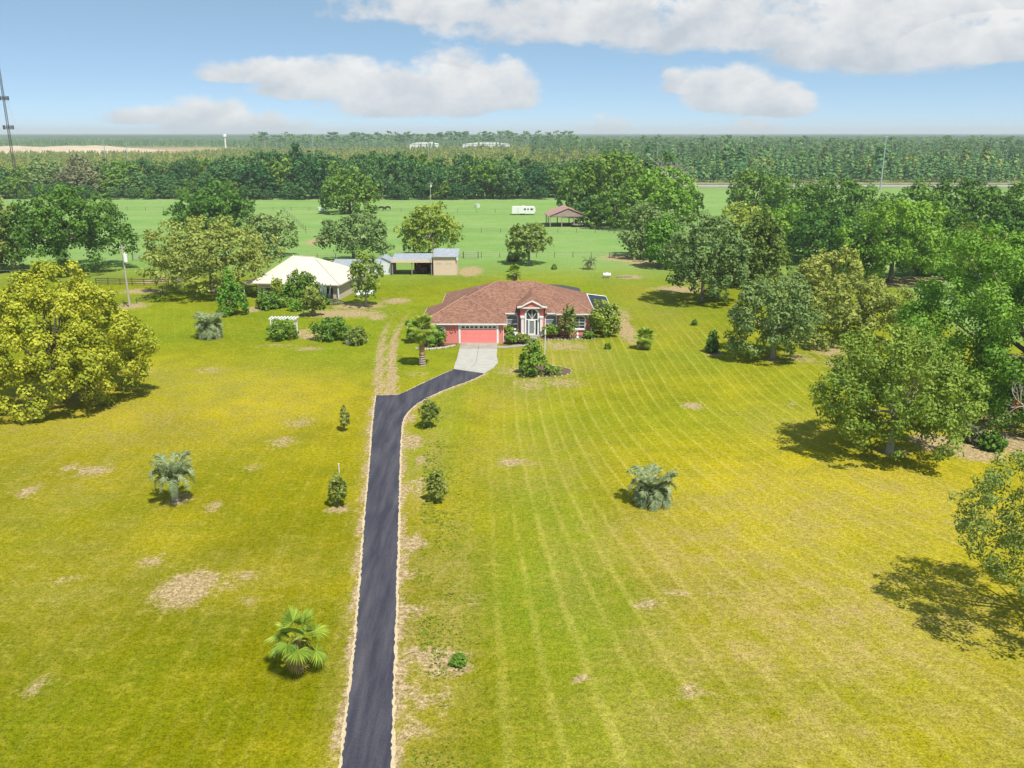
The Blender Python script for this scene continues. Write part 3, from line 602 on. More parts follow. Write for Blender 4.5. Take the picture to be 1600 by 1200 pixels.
arch_window(-.85,.92,.75,3.0,5.4,house); arch_window(4.72,6.5,.75,3.0,5.4,house); arch_window(8.7,10.6,.85,2.92,5.0,house,bars=3,blind=False); arch_window(-10.75,-9.2,.75,2.45,0,house)
fr = arch_ring(MB(), [(-7.4,0),(-1.85,0),(-1.85,2.62),(-7.4,2.62)], [(-7.12,0.02),(-2.12,0.02),(-2.12,2.56),(-7.12,2.56)], -.1, .0).build('garage_frame', M['white'], house)
gd = MB().box(-7.12,-2.12,-.035,-.004,.02,2.56).build('garage_door', M['white'], house)
for k in range(3): MB().box(-7.1,-2.14,-.062,-.036,.05+k*.665,.05+k*.665+.645).build('panel', M['pinkdoor'], gd)
for k in range(8):
    x = -6.95+k*.6+(.1 if k > 3 else 0)
    MB().add([(x,-.052,2.13),(x+.42,-.052,2.13),(x+.42,-.052,2.34),(x+.21,-.052,2.44),(x,-.052,2.34),(x,-.037,2.13),(x+.42,-.037,2.13),(x+.42,-.037,2.34),(x+.21,-.037,2.44),(x,-.037,2.34)],[(0,1,2,3,4),(0,5,6,1),(1,6,7,2),(2,7,8,3),(3,8,9,4),(4,9,5,0)]).build('pane', M['glass'], gd)
for x in (-7.75, -1.52):
    l = MB(); l.tube([(x,-.14,1.75),(x,-.14,2.05)], [.07,.1], 8); l.box(x-.04,x+.04,-.15,-.002,2.02,2.12); l.build('wall_lamp', M['terracotta'], house)
MB().tube([(-8.35+.22*math.cos(t*.5236),-.06,1.75+.22*math.sin(t*.5236)) for t in range(13)], .05, 6).build('wreath', M['terracotta'], house)
for x, y in ((-1.22,-.06),(11.33,4.93)): MB().box(x,x+.09,y,y+.08,0,2.6).build('downspout', M['white'], house)
# screened pool room behind and solar panel lean-to at the right
sc = thing('screen_enclosure', 'dark screened enclosure with white frame at right side of the pink house', 'enclosure', (13.6, 131, 0))
MB().add([(-1.5,-7,2.7),(1.3,-7,2.5),(1.6,7.3,2.5),(-1.5,7.3,2.9),(-1.5,-7,2.64),(1.3,-7,2.44),(1.6,7.3,2.44),(-1.5,7.3,2.84)],[(0,1,2,3),(7,6,5,4),(0,4,5,1),(1,5,6,2),(2,6,7,3),(3,7,4,0)]).build('roof_panel', M['navy'], sc)
fb = MB(); fb.tube([(-1.5,-7,2.82),(-1.5,7.3,3.0)], .11, 4); fb.tube([(-1.5,7.3,2.98),(1.6,7.3,2.6)], .09, 4); fb.tube([(-1.5,-7,2.8),(1.3,-7,2.58)], .09, 4); fb.tube([(1.3,-7,2.58),(1.6,7.3,2.6)], .05, 4); fb.build('frame', M['white'], sc)
for x, y in ((-1.4,-6.9),(1.25,-6.9),(1.5,7.2),(-1.4,7.2),(1.4,0)): MB().box(x-.05,x+.05,y-.05,y+.05,-.05,2.5).build('post', M['white'], sc)
pc = thing('pool_cage', 'black screen pool cage roof showing behind the house ridge', 'pool cage', (8, 142.2, 0))
MB().add([(-5,-4,2.6),(3.5,-4,2.6),(3.5,4,2.6),(-5,4,2.6),(-3.0,0,4.0),(0.4,0,3.8)],[(0,1,5,4),(1,2,5),(2,3,4,5),(3,0,4)]).build('roof_screen', M['screen'], pc)
for x in (-4.9,-2,1,3.4):
    for y in (-3.9, 3.9): MB().box(x-.05,x+.05,y-.05,y+.05,-.05,2.5).build('post', M['screen'], pc)

# ------------------------------------------------------------------ neighbour's house and sheds
nh = thing('tan_house', 'low tan house with cream metal hip roof half hidden by vines', 'house', (-36.4, 156.2, 0), math.radians(-8))
MB().box(-7.2,7.2,-7.0,7.0,-.1,2.75).build('wall', M['tanwall'], nh)
nr = hip_roof(-7.9,7.9,-7.7,7.7,2.9,(-3.4,.6),(.8,-.4),6.6).build('roof', M['roofcream'], nh)
sm = MB()
for k in range(12):
    x = -7.2+k*1.3; t = min(1, max(.06, 1-abs(x+1.0)/6.8)); MB().tube([(x,-7.68,2.93),(x*(1-.0*t),-7.68+7.2*t,2.93+3.66*t*.985)], .035, 4).build('roof_seam', M['roofcream'], nr)
MB().tube([(7.9,-7.7,2.94),(.8,-.4,6.64),(-3.4,.6,6.64),(-7.9,-7.7,2.94)], .09, 5).build('ridge_cap', M['roofcream'], nr)
hip_roof(-10.4,-7.1,-6.8,-1,2.6,(-7.2,-4.2),(-7.15,-3.6),3.3).build('porch_roof', M['roofcream'], nh)
for x, y in ((-10.1,-6.5),(-10.1,-1.3)): MB().box(x-.07,x+.07,y-.07,y+.07,-.05,2.45).build('porch_post', M['white'], nh)
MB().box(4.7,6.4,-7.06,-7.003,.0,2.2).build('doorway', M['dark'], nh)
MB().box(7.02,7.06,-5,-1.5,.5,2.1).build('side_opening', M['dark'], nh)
for x in (4.4, 7.5): MB().box(x-.09,x+.09,-7.5,-7.3,-.05,2.75).build('porch_post', M['white'], nh)
for x in (-5.5, -1.5): 
    o = MB().box(x-.8,x+.8,-7.07,-7.004,.9,2.1).build('window', M['white'], nh); MB().box(x-.7,x+.7,-7.09,-7.072,1,2.0).build('pane', M['glass'], o)
bt = thing('covered_boat', 'pale tarp covered boat beside the tan house porch', 'boat', (-26.2, 152.6, 0), 0.5)
MB().add([(-1.8,-.7,.5),(1.4,-.7,.55),(2.2,0,.8),(1.4,.7,.55),(-1.8,.7,.5),(-1.6,-.5,.1),(1.2,-.4,.1),(1.2,.4,.1),(-1.6,.5,.1),(-1.7,0,1.1),(1.3,0,1.05)],[(5,6,7,8),(0,1,6,5),(1,2,6),(2,3,7),(2,7,6),(3,4,8,7),(4,0,5,8),(0,9,10,1),(1,10,2),(2,10,3),(3,10,9,4),(4,9,0)]).build('hull', M['whitemetal'], bt)
for s in (-1,1): MB().tube([(-.3,.62*s,.16),(-.3,.78*s,.16)], .2, 12).build('wheel', M['black'], bt)
nb2 = thing('grey_roof_outbuilding', 'low outbuilding with flat grey roof behind the tan house', 'shed', (-31.5, 175, 0))
MB().box(-4.5,4.5,-2,2,-.1,2.4).build('wall', M['whitemetal'], nb2)
MB().add([(-4.8,-2.3,2.4),(4.8,-2.3,2.4),(4.8,2.3,3.1),(-4.8,2.3,3.1),(-4.8,-2.3,2.5),(4.8,-2.3,2.5),(4.8,2.3,3.2),(-4.8,2.3,3.2)],[(3,2,1,0),(4,5,6,7),(0,1,5,4),(1,2,6,5),(2,3,7,6),(3,0,4,7)]).build('roof', M['galv'], nb2)
def corrugated(b, x0, x1, y0, z0, y1, z1, step=.3, amp=.035):
    n = int((x1-x0)/step*2); v = []; f = []
    for k in range(n+1):
        x = x0+(x1-x0)*k/n; a = amp if k % 2 else 0; v += [(x,y0,z0+a),(x,y1,z1+a),(x,y0,z0-.06),(x,y1,z1-.06)]
    for k in range(n): i = 4*k; f += [(i,i+4,i+5,i+1),(i+2,i+3,i+7,i+6),(i,i+2,i+6,i+4),(i+1,i+5,i+7,i+3)]
    f += [(0,1,3,2),(4*n,4*n+2,4*n+3,4*n+1)]
    return b.add(v, f)
ws = thing('white_shed', 'small white gabled metal shed left of the open carport', 'shed', (-26.6, 178.6, 0))
MB().prism_y([(-1.75,-.1),(1.75,-.1),(1.75,2.5),(0,3.4),(-1.75,2.5)], -1.2, 3.6).build('wall', M['whitemetal'], ws)
for s in (-1,1): MB().add([(0,-1.4,3.46),(s*2.05,-1.4,2.44),(s*2.05,3.8,2.44),(0,3.8,3.46),(0,-1.4,3.56),(s*2.05,-1.4,2.54),(s*2.05,3.8,2.54),(0,3.8,3.56)],[(0,1,2,3),(4,7,6,5),(0,4,5,1),(1,5,6,2),(2,6,7,3),(3,7,4,0)]).build('roof', M['galv'], ws)
MB().box(-.8,.8,-1.24,-1.203,0,2.0).build('door', M['whitemetal'], ws)
cp = thing('carport', 'open carport with grey corrugated roof between white and tan sheds', 'carport', (-20.4, 176.6, 0))
corrugated(MB(), -4.3, 4.05, -.2, 3.15, 5.4, 3.75).build('roof', M['galv'], cp)
MB().box(-4.3,4.05,-.3,-.202,2.6,3.2).build('fascia', M['tanmetal'], cp)
for x in (-4.1,-.1,3.9):
    for y in (0, 5.1): MB().box(x-.09,x+.09,y-.09,y+.09,-.05,2.95).build('post', M['oldwood'], cp)
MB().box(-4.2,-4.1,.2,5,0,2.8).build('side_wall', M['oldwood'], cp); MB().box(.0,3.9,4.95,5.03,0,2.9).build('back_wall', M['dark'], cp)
tk = thing('parked_tractor', 'dark red machine parked inside the open carport', 'tractor', (-18.6, 178.6, 0))
MB().box(-1.2,.9,-.55,.55,.55,1.3).box(-1.15,-.2,-.45,.45,1.3,1.9).build('body', mat('dull_red', (0.16,0.03,0.025), .6, .2), tk)
for x, r_ in ((-.8,.6),(.7,.42)):
    for s in (-1,1): MB().tube([(x,s*.56,r_),(x,s*.8,r_)], r_, 14).build('wheel', M['black'], tk)
MB().tube([(-1.1,-.5,1.9),(-1.1,-.5,2.4),(-1.1,.5,2.4),(-1.1,.5,1.9)], .05, 5).build('roll_bar', M['steel'], tk)
ts = thing('tan_shed', 'tall tan ribbed metal shed with sloping galvanised roof', 'shed', (-13.7, 176.5, 0))
MB().add([(-2.4,0,-.1),(2.35,0,-.1),(2.35,5,-.1),(-2.4,5,-.1),(-2.4,0,3.75),(2.35,0,3.75),(2.35,5,4.6),(-2.4,5,4.6)],[(3,2,1,0),(4,5,6,7),(0,1,5,4),(1,2,6,5),(2,3,7,6),(3,0,4,7)]).build('wall', M['tanmetal'], ts)
rb = MB()
for k in range(13): x = -2.3+k*.38; rb.box(x-.03,x+.03,-.045,-.003,0,3.72)
rb.build('siding_rib', M['tanmetal'], ts)
corrugated(MB(), -2.6, 2.75, -.35, 3.80, 5.3, 4.78).build('roof', M['galv'], ts)
MB().box(2.36,2.72,-.34,.4,3.1,3.78).build('gutter', M['whitemetal'], ts)
for x in (-1.45,-.9,.55,1.15): MB().box(x-.2,x+.2,-.062,-.047,2.35,2.75).build('light_panel', M['roofcream'], ts)

# pole barn, camper
pb = thing('pole_barn', 'open pole barn with faded red gable roof in the green pasture', 'barn', (16.9, 276.5, 0), math.radians(4))
for s in (-1,1): MB().add([(0,-6.3,5.75),(s*6.2,-6.3,3.35),(s*6.2,6.3,3.35),(0,6.3,5.75),(0,-6.3,5.87),(s*6.2,-6.3,3.47),(s*6.2,6.3,3.47),(0,6.3,5.87)],[(0,1,2,3),(4,7,6,5),(0,4,5,1),(1,5,6,2),(2,6,7,3),(3,7,4,0)]).build('roof', M['roofred'], pb)
for y in (-6.0, 6.0): MB().prism_y([(-5.6,3.3),(5.6,3.3),(0,5.5)], y-.06, y+.06).build('gable', mat('weathered_plank', (0.36,0.27,0.24), .9, .25, 2), pb)
for x in (-5.5,-1.9,1.9,5.5):
    for y in (-5.8, 0, 5.8):
        if abs(x) < 3 and y == 0: continue
        MB().box(x-.14,x+.14,y-.14,y+.14,-.05,3.3).build('post', M['oldwood'], pb)
for y in (-5.8, 5.8): MB().box(-5.7,5.7,y-.2,y-.145,3.05,3.3).build('beam', M['oldwood'], pb)
fw_ = thing('flatbed_wagon', 'low grey flatbed wagon parked under the pole barn edge', 'wagon', (20.4, 271.2, 0), math.radians(4))
MB().box(-1.7,1.7,-.8,.8,.75,.95).build('bed', M['oldwood'], fw_)
for x in (-1.2,1.2):
    for s in (-.7,.7): MB().tube([(x,s-.1,.38),(x,s+.1,.38)], .38, 12).build('wheel', M['black'], fw_)
MB().box(-1.3,1.3,-.1,.1,.3,.75).build('chassis', M['steel'], fw_)
cv = thing('camper_trailer', 'white travel trailer parked in the far pasture', 'trailer', (4.2, 313, 0))
MB().prism_y([(-4.2,.55),(3.6,.55),(4.2,1.5),(4.0,2.6),(3.5,2.95),(-4.0,2.95),(-4.2,2.7)], -1.2, 1.2).build('body', M['white'], cv)
for x, w_ in ((.4,.7),(1.5,.45),(2.8,.9)): MB().box(x-w_/2,x+w_/2,-1.23,-1.203,1.75,2.35).build('window', M['glass'], cv)
MB().box(-2.4,-1.7,-1.225,-1.203,.7,2.6).build('door', M['whitemetal'], cv)
for x in (-.9, 0): MB().tube([(x,-1.18,.36),(x,-.95,.36)], .36, 14).build('wheel', M['black'], cv)
MB().tube([(4.0,-.5,.6),(5.3,0,.6),(4.0,.5,.6)], .06, 5).build('hitch', M['steel'], cv); MB().tube([(5.1,0,0),(5.1,0,.6)], .05, 6).build('jack', M['steel'], cv)
MB().box(-.6,.3,-.4,.4,2.952,3.2).build('roof_vent', M['white'], cv)

# ------------------------------------------------------------------ fences, poles, tower
def fence(name, label, pts, sp, ph, wires, pr=.07, boards=None, m='fencewood', group=None):
    P = [Vector(p) for p in pts]; t = thing(name, label, 'fence', (P[0].x, P[0].y, 0), 0, group); o = P[0]
    pm = MB().tube([(0,0,-.1),(0,0,ph)], pr, 6).mesh('post', M[m]); first = True
    for a, b_ in zip(P, P[1:]):
        n = max(1, round((b_-a).length/sp)); rnd = random.Random(int(a.x*7+a.y))
        for k in range(n+(1 if b_ == P[-1] else 0)):
            q = a+(b_-a)*k/n-o; ob = link(bpy.data.objects.new('post', pm), t); ob.location = (q.x, q.y, 0); ob.scale = (1,1,rnd.uniform(.88,1.08)); ob.rotation_euler = (rnd.uniform(-.03,.03), rnd.uniform(-.03,.03), 0)
        a2 = a-o; b2 = b_-o
        if boards:
            d = (b2-a2).normalized(); nn = Vector((-d.y, d.x))*.05
            for z in boards:
                for k in range(n):
                    p = a2+(b2-a2)*k/n-nn*1.7; q = a2+(b2-a2)*(k+.985)/n-nn*1.7
                    MB().add([(p.x-nn.x*.5,p.y-nn.y*.5,z),(q.x-nn.x*.5,q.y-nn.y*.5,z),(q.x+nn.x*.5,q.y+nn.y*.5,z),(p.x+nn.x*.5,p.y+nn.y*.5,z),(p.x-nn.x*.5,p.y-nn.y*.5,z+.15),(q.x-nn.x*.5,q.y-nn.y*.5,z+.15),(q.x+nn.x*.5,q.y+nn.y*.5,z+.15),(p.x+nn.x*.5,p.y+nn.y*.5,z+.15)],[(3,2,1,0),(4,5,6,7),(0,1,5,4),(1,2,6,5),(2,3,7,6),(3,0,4,7)]).build('board', M[m], t)
        for z in wires: MB().tube([(a2.x,a2.y-.08,z),(b2.x,b2.y-.08,z)], .018, 4).build('wire', M['wire'], t)
    return t
fence('wire_fence', 'post and wire fence between the back yard and the green pasture', [(-66,199),(-20,202),(40,203.5)], 4.2, 1.3, (.4,.8,1.2))
fence('wire_fence', 'long wire fence crossing mid pasture in front of the pole barn', [(-150,252),(-60,254),(8,256),(46,252)], 5.5, 1.3, (.5,1.1))
fence('wire_fence', 'wire fence running away from the viewer across the left pasture', [(-62,262),(-86,330)], 6, 1.3, (.5,1.1))
fence('wire_fence', 'fence across the far pasture by the lone spreading oak', [(-200,331),(-90,331),(-20,322),(70,318)], 7, 1.4, (.5,1.2))
fence('wire_fence', 'farthest pasture fence along the foot of the dark tree line', [(-260,392),(-100,384),(60,384)], 8, 1.4, (.6,1.2), pr=.1)
fence('wire_fence', 'short wire fence from the pole barn to the oak grove', [(22.5,268),(30,254)], 3.5, 1.4, (.4,.8,1.2))
fence('board_fence', 'dark three board fence behind the leaning utility pole', [(-80,165),(-65.5,163.5)], 2.4, 1.35, (), .08, (.3,.72,1.12))
fence('wire_fence', 'low wire fence beside the sandy strip near the utility pole', [(-65.3,163),(-62.5,152),(-66,140)], 3, 1.1, (.4,.9))
fence('wire_fence', 'rusty wire fence under the big oak at the right edge', [(40,84),(46,76),(50,66)], 2.6, 1.1, (.3,.6,.9))
def gate(label, X, Y, wd):
    g_ = thing('pasture_gate', label, 'gate', (X, Y, 0)); f = MB()
    f.tube([(-wd/2,0,.25),(wd/2,0,.25),(wd/2,0,1.45),(-wd/2,0,1.45),(-wd/2,0,.25)], .035, 5); f.build('gate_frame', M['steel'], g_)
    for k in range(5): MB().tube([(-wd/2,0,.45+k*.2),(wd/2,0,.45+k*.2)], .02, 4).build('bar', M['steel'], g_)
    for k in range(7): MB().tube([(-wd/2+wd*(k+.5)/7,0,.25),(-wd/2+wd*(k+.5)/7,0,1.45)], .015, 4).build('upright', M['steel'], g_)
    for s in (-1,1): MB().tube([(s*(wd/2+.12),0,-.1),(s*(wd/2+.12),0,1.6)], .1, 6).build('gate_post', M['fencewood'], g_)
gate('grey metal pasture gate right of the tan shed', -9.6, 201.4, 3.2)
gate('grey metal pasture gate behind the leaning utility pole', -84.5, 198, 4.4)
gate('grey metal gate in the distant left pasture fence', -165, 330.3, 9)
bx_, by_ = gp(203,480)
up = thing('utility_pole', 'wooden utility pole with white transformer at left of the yard', 'utility pole', (bx_, by_, 0), 0)
MB().tube([(0,0,-.3),(-.05,0,5),(-.1,0,10.4)], [.17,.15,.12], 10).build('pole', M['pole'], up)
tf = MB(); tf.tube([(.3,-.1,7.6),(.3,-.1,8.9)], .32, 12); tf.tube([(.3,-.1,8.9),(.3,-.1,9.2)], .08, 6); tf.build('transformer', M['white'], up)
MB().tube([(-.5,0,9.9),(.35,0,9.9)], .06, 5).build('crossarm', M['pole'], up)
for x in (-.45, .3): MB().tube([(x,0,9.93),(x,0,10.15)], .06, 6).build('insulator', M['white'], up)
for z, z2 in ((9.8,6.6),(8.2,5.8),(5.6,4.2)):
    pts = [(-.2-38*k/10, 6*k/10, z+(z2-z)*k/10-1.2*math.sin(math.pi*k/10)) for k in range(11)]; MB().tube(pts, .022, 4).build('wire', M['steel'], up)
def simple_pole(label, px, py, ptop, r=.14, cross=True, m='pole', Y=None):
    X, Yy = gp(px, py)
    if Y: Yy = Y; X = xz(px, py, Y)[0]
    h = xz(px, ptop, Yy)[1]; t = thing('utility_pole', label, 'utility pole', (X, Yy, 0))
    MB().tube([(0,0,-.3),(0,0,h)], [r, r*.7], 8).build('pole', M[m], t)
    if cross: MB().tube([(-1.1,0,h-.5),(1.1,0,h-.5)], .07, 5).build('crossarm', M[m], t); MB().tube([(.3,0,h-1.9),(.3,0,h-.9)], .25, 8).build('transformer', M['white'], t)
simple_pole('pale utility pole in front of the dark tree line in the far pasture', 673, 318, 285)
simple_pole('utility pole beside the round tree in the far left field', 211, 303, 272, .2)
simple_pole('thin dark pole standing in front of the tan shed', 677.5, 431.5, 371, .08, False, 'oldwood')
def high_mast(label, px, ptop, Y, r=.28):
    X, h = xz(px, ptop, Y); t = thing('light_mast', label, 'light mast', (X, Y, 0))
    MB().tube([(0,0,-.5),(0,0,h)], [r*1.3, r*.6], 8).build('pole', M['steel'], t)
    MB().tube([(-.9,0,h-.3),(.9,0,h-.3)], .16, 6).build('lamp_ring', M['steel'], t)
high_mast('tall grey highway light mast above the right woods', 1385, 213, 452, .34)
high_mast('far highway light mast behind the oak grove with dead branches', 1028, 223, 560, .22)
high_mast('left of two thin masts over the far left trees', 161, 216, 620, .3)
high_mast('right of two thin masts over the far left trees', 197, 223, 640, .3)
high_mast('thin mast over the middle of the far tree line', 669, 222, 700, .25)
high_mast('thin mast over the tallest oaks of the far tree line', 488, 216, 720, .25)
tx, ty = gp(27, 288); tw = thing('radio_tower', 'dark lattice radio tower with antennas at the left edge', 'tower', (tx, ty, 0))
TH = 69.0; lg = MB(); br = MB(); n = 46
cor = [(-.75,-.43),(.75,-.43),(0,.87)]
for c in cor: MB().tube([(c[0],c[1],-.3),(c[0]*.55,c[1]*.55,TH)], .15, 5).build('leg', M['towersteel'], tw)
for k in range(n):
    z0 = TH*k/n; z1 = TH*(k+1)/n; s0 = 1-.45*z0/TH; s1 = 1-.45*z1/TH
    for a in range(3):
        p, q = cor[a], cor[(a+1) % 3]; br.tube([(p[0]*s0,p[1]*s0,z0),(q[0]*s1,q[1]*s1,z1)], .085, 4, False); br.tube([(p[0]*s1,p[1]*s1,z1),(q[0]*s1,q[1]*s1,z1)], .08, 4, False)
br.build('bracing', M['towersteel'], tw)
for z, r_, kk in ((46.5,2.3,9),(31,2.5,9)):
    a_ = MB()
    for k in range(kk):
        t = 6.283*k/kk; a_.tube([(0,0,z),(r_*math.cos(t),r_*math.sin(t),z)], .08, 4); a_.box(r_*math.cos(t)-.18,r_*math.cos(t)+.18,r_*math.sin(t)-.18,r_*math.sin(t)+.18,z-1.0,z+1.2)
    a_.build('antenna_array', M['towersteel'], tw)
MB().tube([(0,0,TH-.5),(0,0,TH+6)], [.1,.03], 5).build('mast_tip', M['towersteel'], tw)
for k, (gx, gy_) in enumerate(((16,-6),(-16,-8),(0,18))): MB().tube([(gx,gy_,0),(0,0,52)], .035, 4).build('guy_wire', M['steel'], tw)
def far_building(name, label, px0, px1, ytop, Y, depth, m, roof=None, z0=0, cat='building'):
    X0, h = xz(px0, ytop, Y); X1, _ = xz(px1, ytop, Y); t = thing(name, label, cat, ((X0+X1)/2, Y, 0)); w_ = (X1-X0)/2
    MB().box(-w_,w_,0,depth,-.2,h*.8).build('wall', M[m], t); MB().prism_y([(-w_-.4,h*.8+.01),(w_+.4,h*.8+.01),(w_*.5,h),(-w_*.5,h)], -.4, depth+.4).build('roof', M[roof or m], t)
    for k in range(max(2, int(w_/4))): 
        x = -w_+2*w_*(k+.5)/max(2, int(w_/4)); MB().box(x-.6,x+.6,-.05,-.004,h*.25,h*.6).build('window', M['glass'], t)
far_building('field_building', 'small building with reddish roof beside the radio tower foot', 36, 64, 289, 452, 8, 'whitemetal', 'roofred')
far_building('field_building', 'grey metal shed right of the reddish roof by the tower', 66, 92, 290, 460, 6, 'galv')
far_building('field_building', 'white equipment hut at the foot of the radio tower', 2, 30, 292, 447, 5, 'white')
far_building('warehouse', 'long white warehouse roof on the horizon under the pines', 640, 684, 222.6, 1420, 30, 'white')
far_building('warehouse', 'thin white warehouse right of the longer one on the horizon', 722, 796, 222.9, 1440, 30, 'white')
wt = thing('water_tower', 'tiny white water tower on the left horizon', 'water tower', (xz(352,222,1750)[0], 1750, 0))
MB().tube([(0,0,0),(0,0,21)], 1.4, 10).build('stem', M['white'], wt); MB().tube([(0,0,20),(0,0,21.5),(0,0,24.5),(0,0,26)], [1.4,3.4,3.4,1.2], 14).build('tank', M['white'], wt)

# highway far right, sand banks far left
rd = MB().box(60, 520, 478, 489, -.05, .35); struct(rd.build('highway', M['roadgrey']))
struct(MB().box(60, 520, 497, 505, -.05, .9).build('highway_embankment', mat('dry_verge', (0.30,0.28,0.16), .95, .2, .2)))
def mound():
    rs = np.random.RandomState(4); nx, ny = 90, 26; xs = np.linspace(-1500,-560,nx); ys = np.linspace(1270,1560,ny); b = MB()
    GX, GY = np.meshgrid(xs, ys); Z = (fbm(GX, GY, 160, 8)**1.6)*26*np.sin(np.pi*np.linspace(0,1,ny))[:,None]*smooth(-540,-680,GX)-.3
    V = np.stack([GX,GY,Z],-1).reshape(-1,3); ids = np.arange(nx*ny).reshape(ny,nx); q = np.stack([ids[:-1,:-1],ids[:-1,1:],ids[1:,1:],ids[1:,:-1]],-1).reshape(-1,4)
    b.v = [tuple(p) for p in V]; b.f = [tuple(int(i) for i in f) for f in q]; struct(b.build('sand_bank', M['sand'], None, True))
mound()

# ------------------------------------------------------------------ trees near the house
TR = tree
TR('yellow_green_tree', 'large rounded yellow-green tree on the lawn at the left edge', 88, 628, -22, 218, 412, 619, 'l_yellow', nl=26, cr=.10, tr=.5, dens=1.4, cap=62000)
TR('oak_tree', 'light green oak standing alone on the right lawn with its round shadow', 1390, 708, 1283, 1512, 512, 690, 'l_oaklight', nl=13, cr=.13, bark='barkpale', tr=.3)
TR('oak_tree', 'huge dark oak overhanging the lawn at the right edge', 1620, 640, 1436, 1790, 362, 664, 'l_bright', nl=20, cr=.11, tr=.7, Y=88, leaf=.22, dens=1.3, cap=80000)
TR('oak_tree', 'pale leafy tree at the right edge casting a broken shadow across the lawn', 1668, 985, 1518, 1800, 716, 900, 'l_olive', nl=12, cr=.09, dens=.5, tr=.25, bark='barkpale', leaf=.12)
TR('oak_tree', 'grey-green oak with pale trunk right of the small post shrub', 1207, 560, 1138, 1275, 430, 545, 'l_grey', nl=11, cr=.14, bark='barkpale', tr=.27)
TR('oak_tree', 'full grey-green oak with visible trunk at the back right of the lawn', 1097, 472, 1033, 1166, 335, 462, 'l_grey', nl=12, cr=.13, tr=.35)
TR('magnolia_tree', 'upper olive magnolia with pale flower tips behind the other', 1292, 498, 1238, 1345, 390, 490, 'l_magnolia', nl=10, cr=.14)
TR('magnolia_tree', 'lower broad magnolia with pale yellow tips beside the grey-green oak', 1340, 533, 1268, 1412, 432, 535, 'l_magnolia', nl=12, cr=.13)
TR('oak_tree', 'soft grey-green tree at the pasture corner right of the pole barn', 1000, 403, 970, 1062, 318, 398, 'l_grey', nl=10, cr=.15)
TR('leafy_tree', 'bright green tree squeezed between two grey-green oaks', 1042, 418, 1008, 1080, 338, 416, 'l_bright', nl=9, cr=.16)
TR('cedar_tree', 'olive conical cedar behind the full grey-green oak', 1192, 447, 1143, 1242, 328, 447, 'l_cedar', shape='cone', nl=9, cr=.17)
TR('cedar_tree', 'shorter olive cedar bush against the dark oaks', 1150, 446, 1120, 1178, 352, 446, 'l_cedar', shape='cone', nl=7, cr=.17)
TR('oak_tree', 'broad bright oak with forked trunk at the edge of the right woods', 1391, 441, 1318, 1469, 312, 432, 'l_bright', nl=13, cr=.13, tr=.45)
TR('oak_tree', 'wide olive-green oak left of the tan house', 333, 458, 234, 424, 340, 440, 'l_olive', nl=13, cr=.12, tr=.45)
TR('oak_tree', 'dark round oak rising behind the olive-green oak', 325, 374, 264, 396, 283, 372, 'l_dark', nl=12, cr=.14)
TR('oak_tree', 'low grey-green oak right of the dark round oak', 416, 400, 374, 463, 333, 394, 'l_grey', nl=10, cr=.16)
TR('oak_tree', 'big dark oak behind the yellow-green tree at far left', 100, 425, 16, 192, 292, 408, 'l_dark', nl=15, cr=.12, tr=.6)
TR('leafy_tree', 'yellowish tree cut by the left edge beside the big dark oak', -8, 425, -60, 34, 308, 425, 'l_olive', nl=10, cr=.14)
TR('oak_tree', 'dark grey-green oak behind the roof of the tan house', 553, 410, 499, 606, 333, 396, 'l_grey', nl=12, cr=.14)
TR('oak_tree', 'round green oak behind the open carport', 671, 402, 622, 720, 319, 390, 'l_oaklight', nl=11, cr=.14, tr=.3)
TR('oak_tree', 'small round oak with pale trunk behind the pink house ridge', 826, 413, 791, 863, 350, 402, 'l_olive', nl=10, cr=.15, bark='barkpale', tr=.3)
TR('oak_tree', 'lone spreading oak in the middle of the far pasture', 547, 333, 502, 591, 263, 331, 'l_oak', nl=12, cr=.14)
TR('oak_tree', 'lone round tree at the far left corner of the pasture', 185, 307, 159, 211, 262, 305, 'l_oak', nl=10, cr=.16)
TR('cypress_tree', 'bright light green conical tree behind the grey-green palm', 361, 492, 339, 384, 421, 494, 'l_bright', shape='cone', nl=8, cr=.2, leaf=.3)
TR('leafy_tree', 'slender pale-trunked tree at the right corner of the tan house', 572, 479, 543, 598, 390, 462, 'l_oaklight', nl=8, cr=.17, dens=.6, bark='barkpale', tr=.14)
TR('leafy_tree', 'small flowering tree on a stem in front of the cactus', 489, 494, 473, 507, 448, 488, 'l_magnolia', nl=7, cr=.2, tr=.1)
TR('leafy_tree', 'pale half-bare tree among the right woods', 1532, 425, 1492, 1574, 350, 425, 'l_olive', nl=9, cr=.15, dens=.35, bark='deadwood', Y=150)
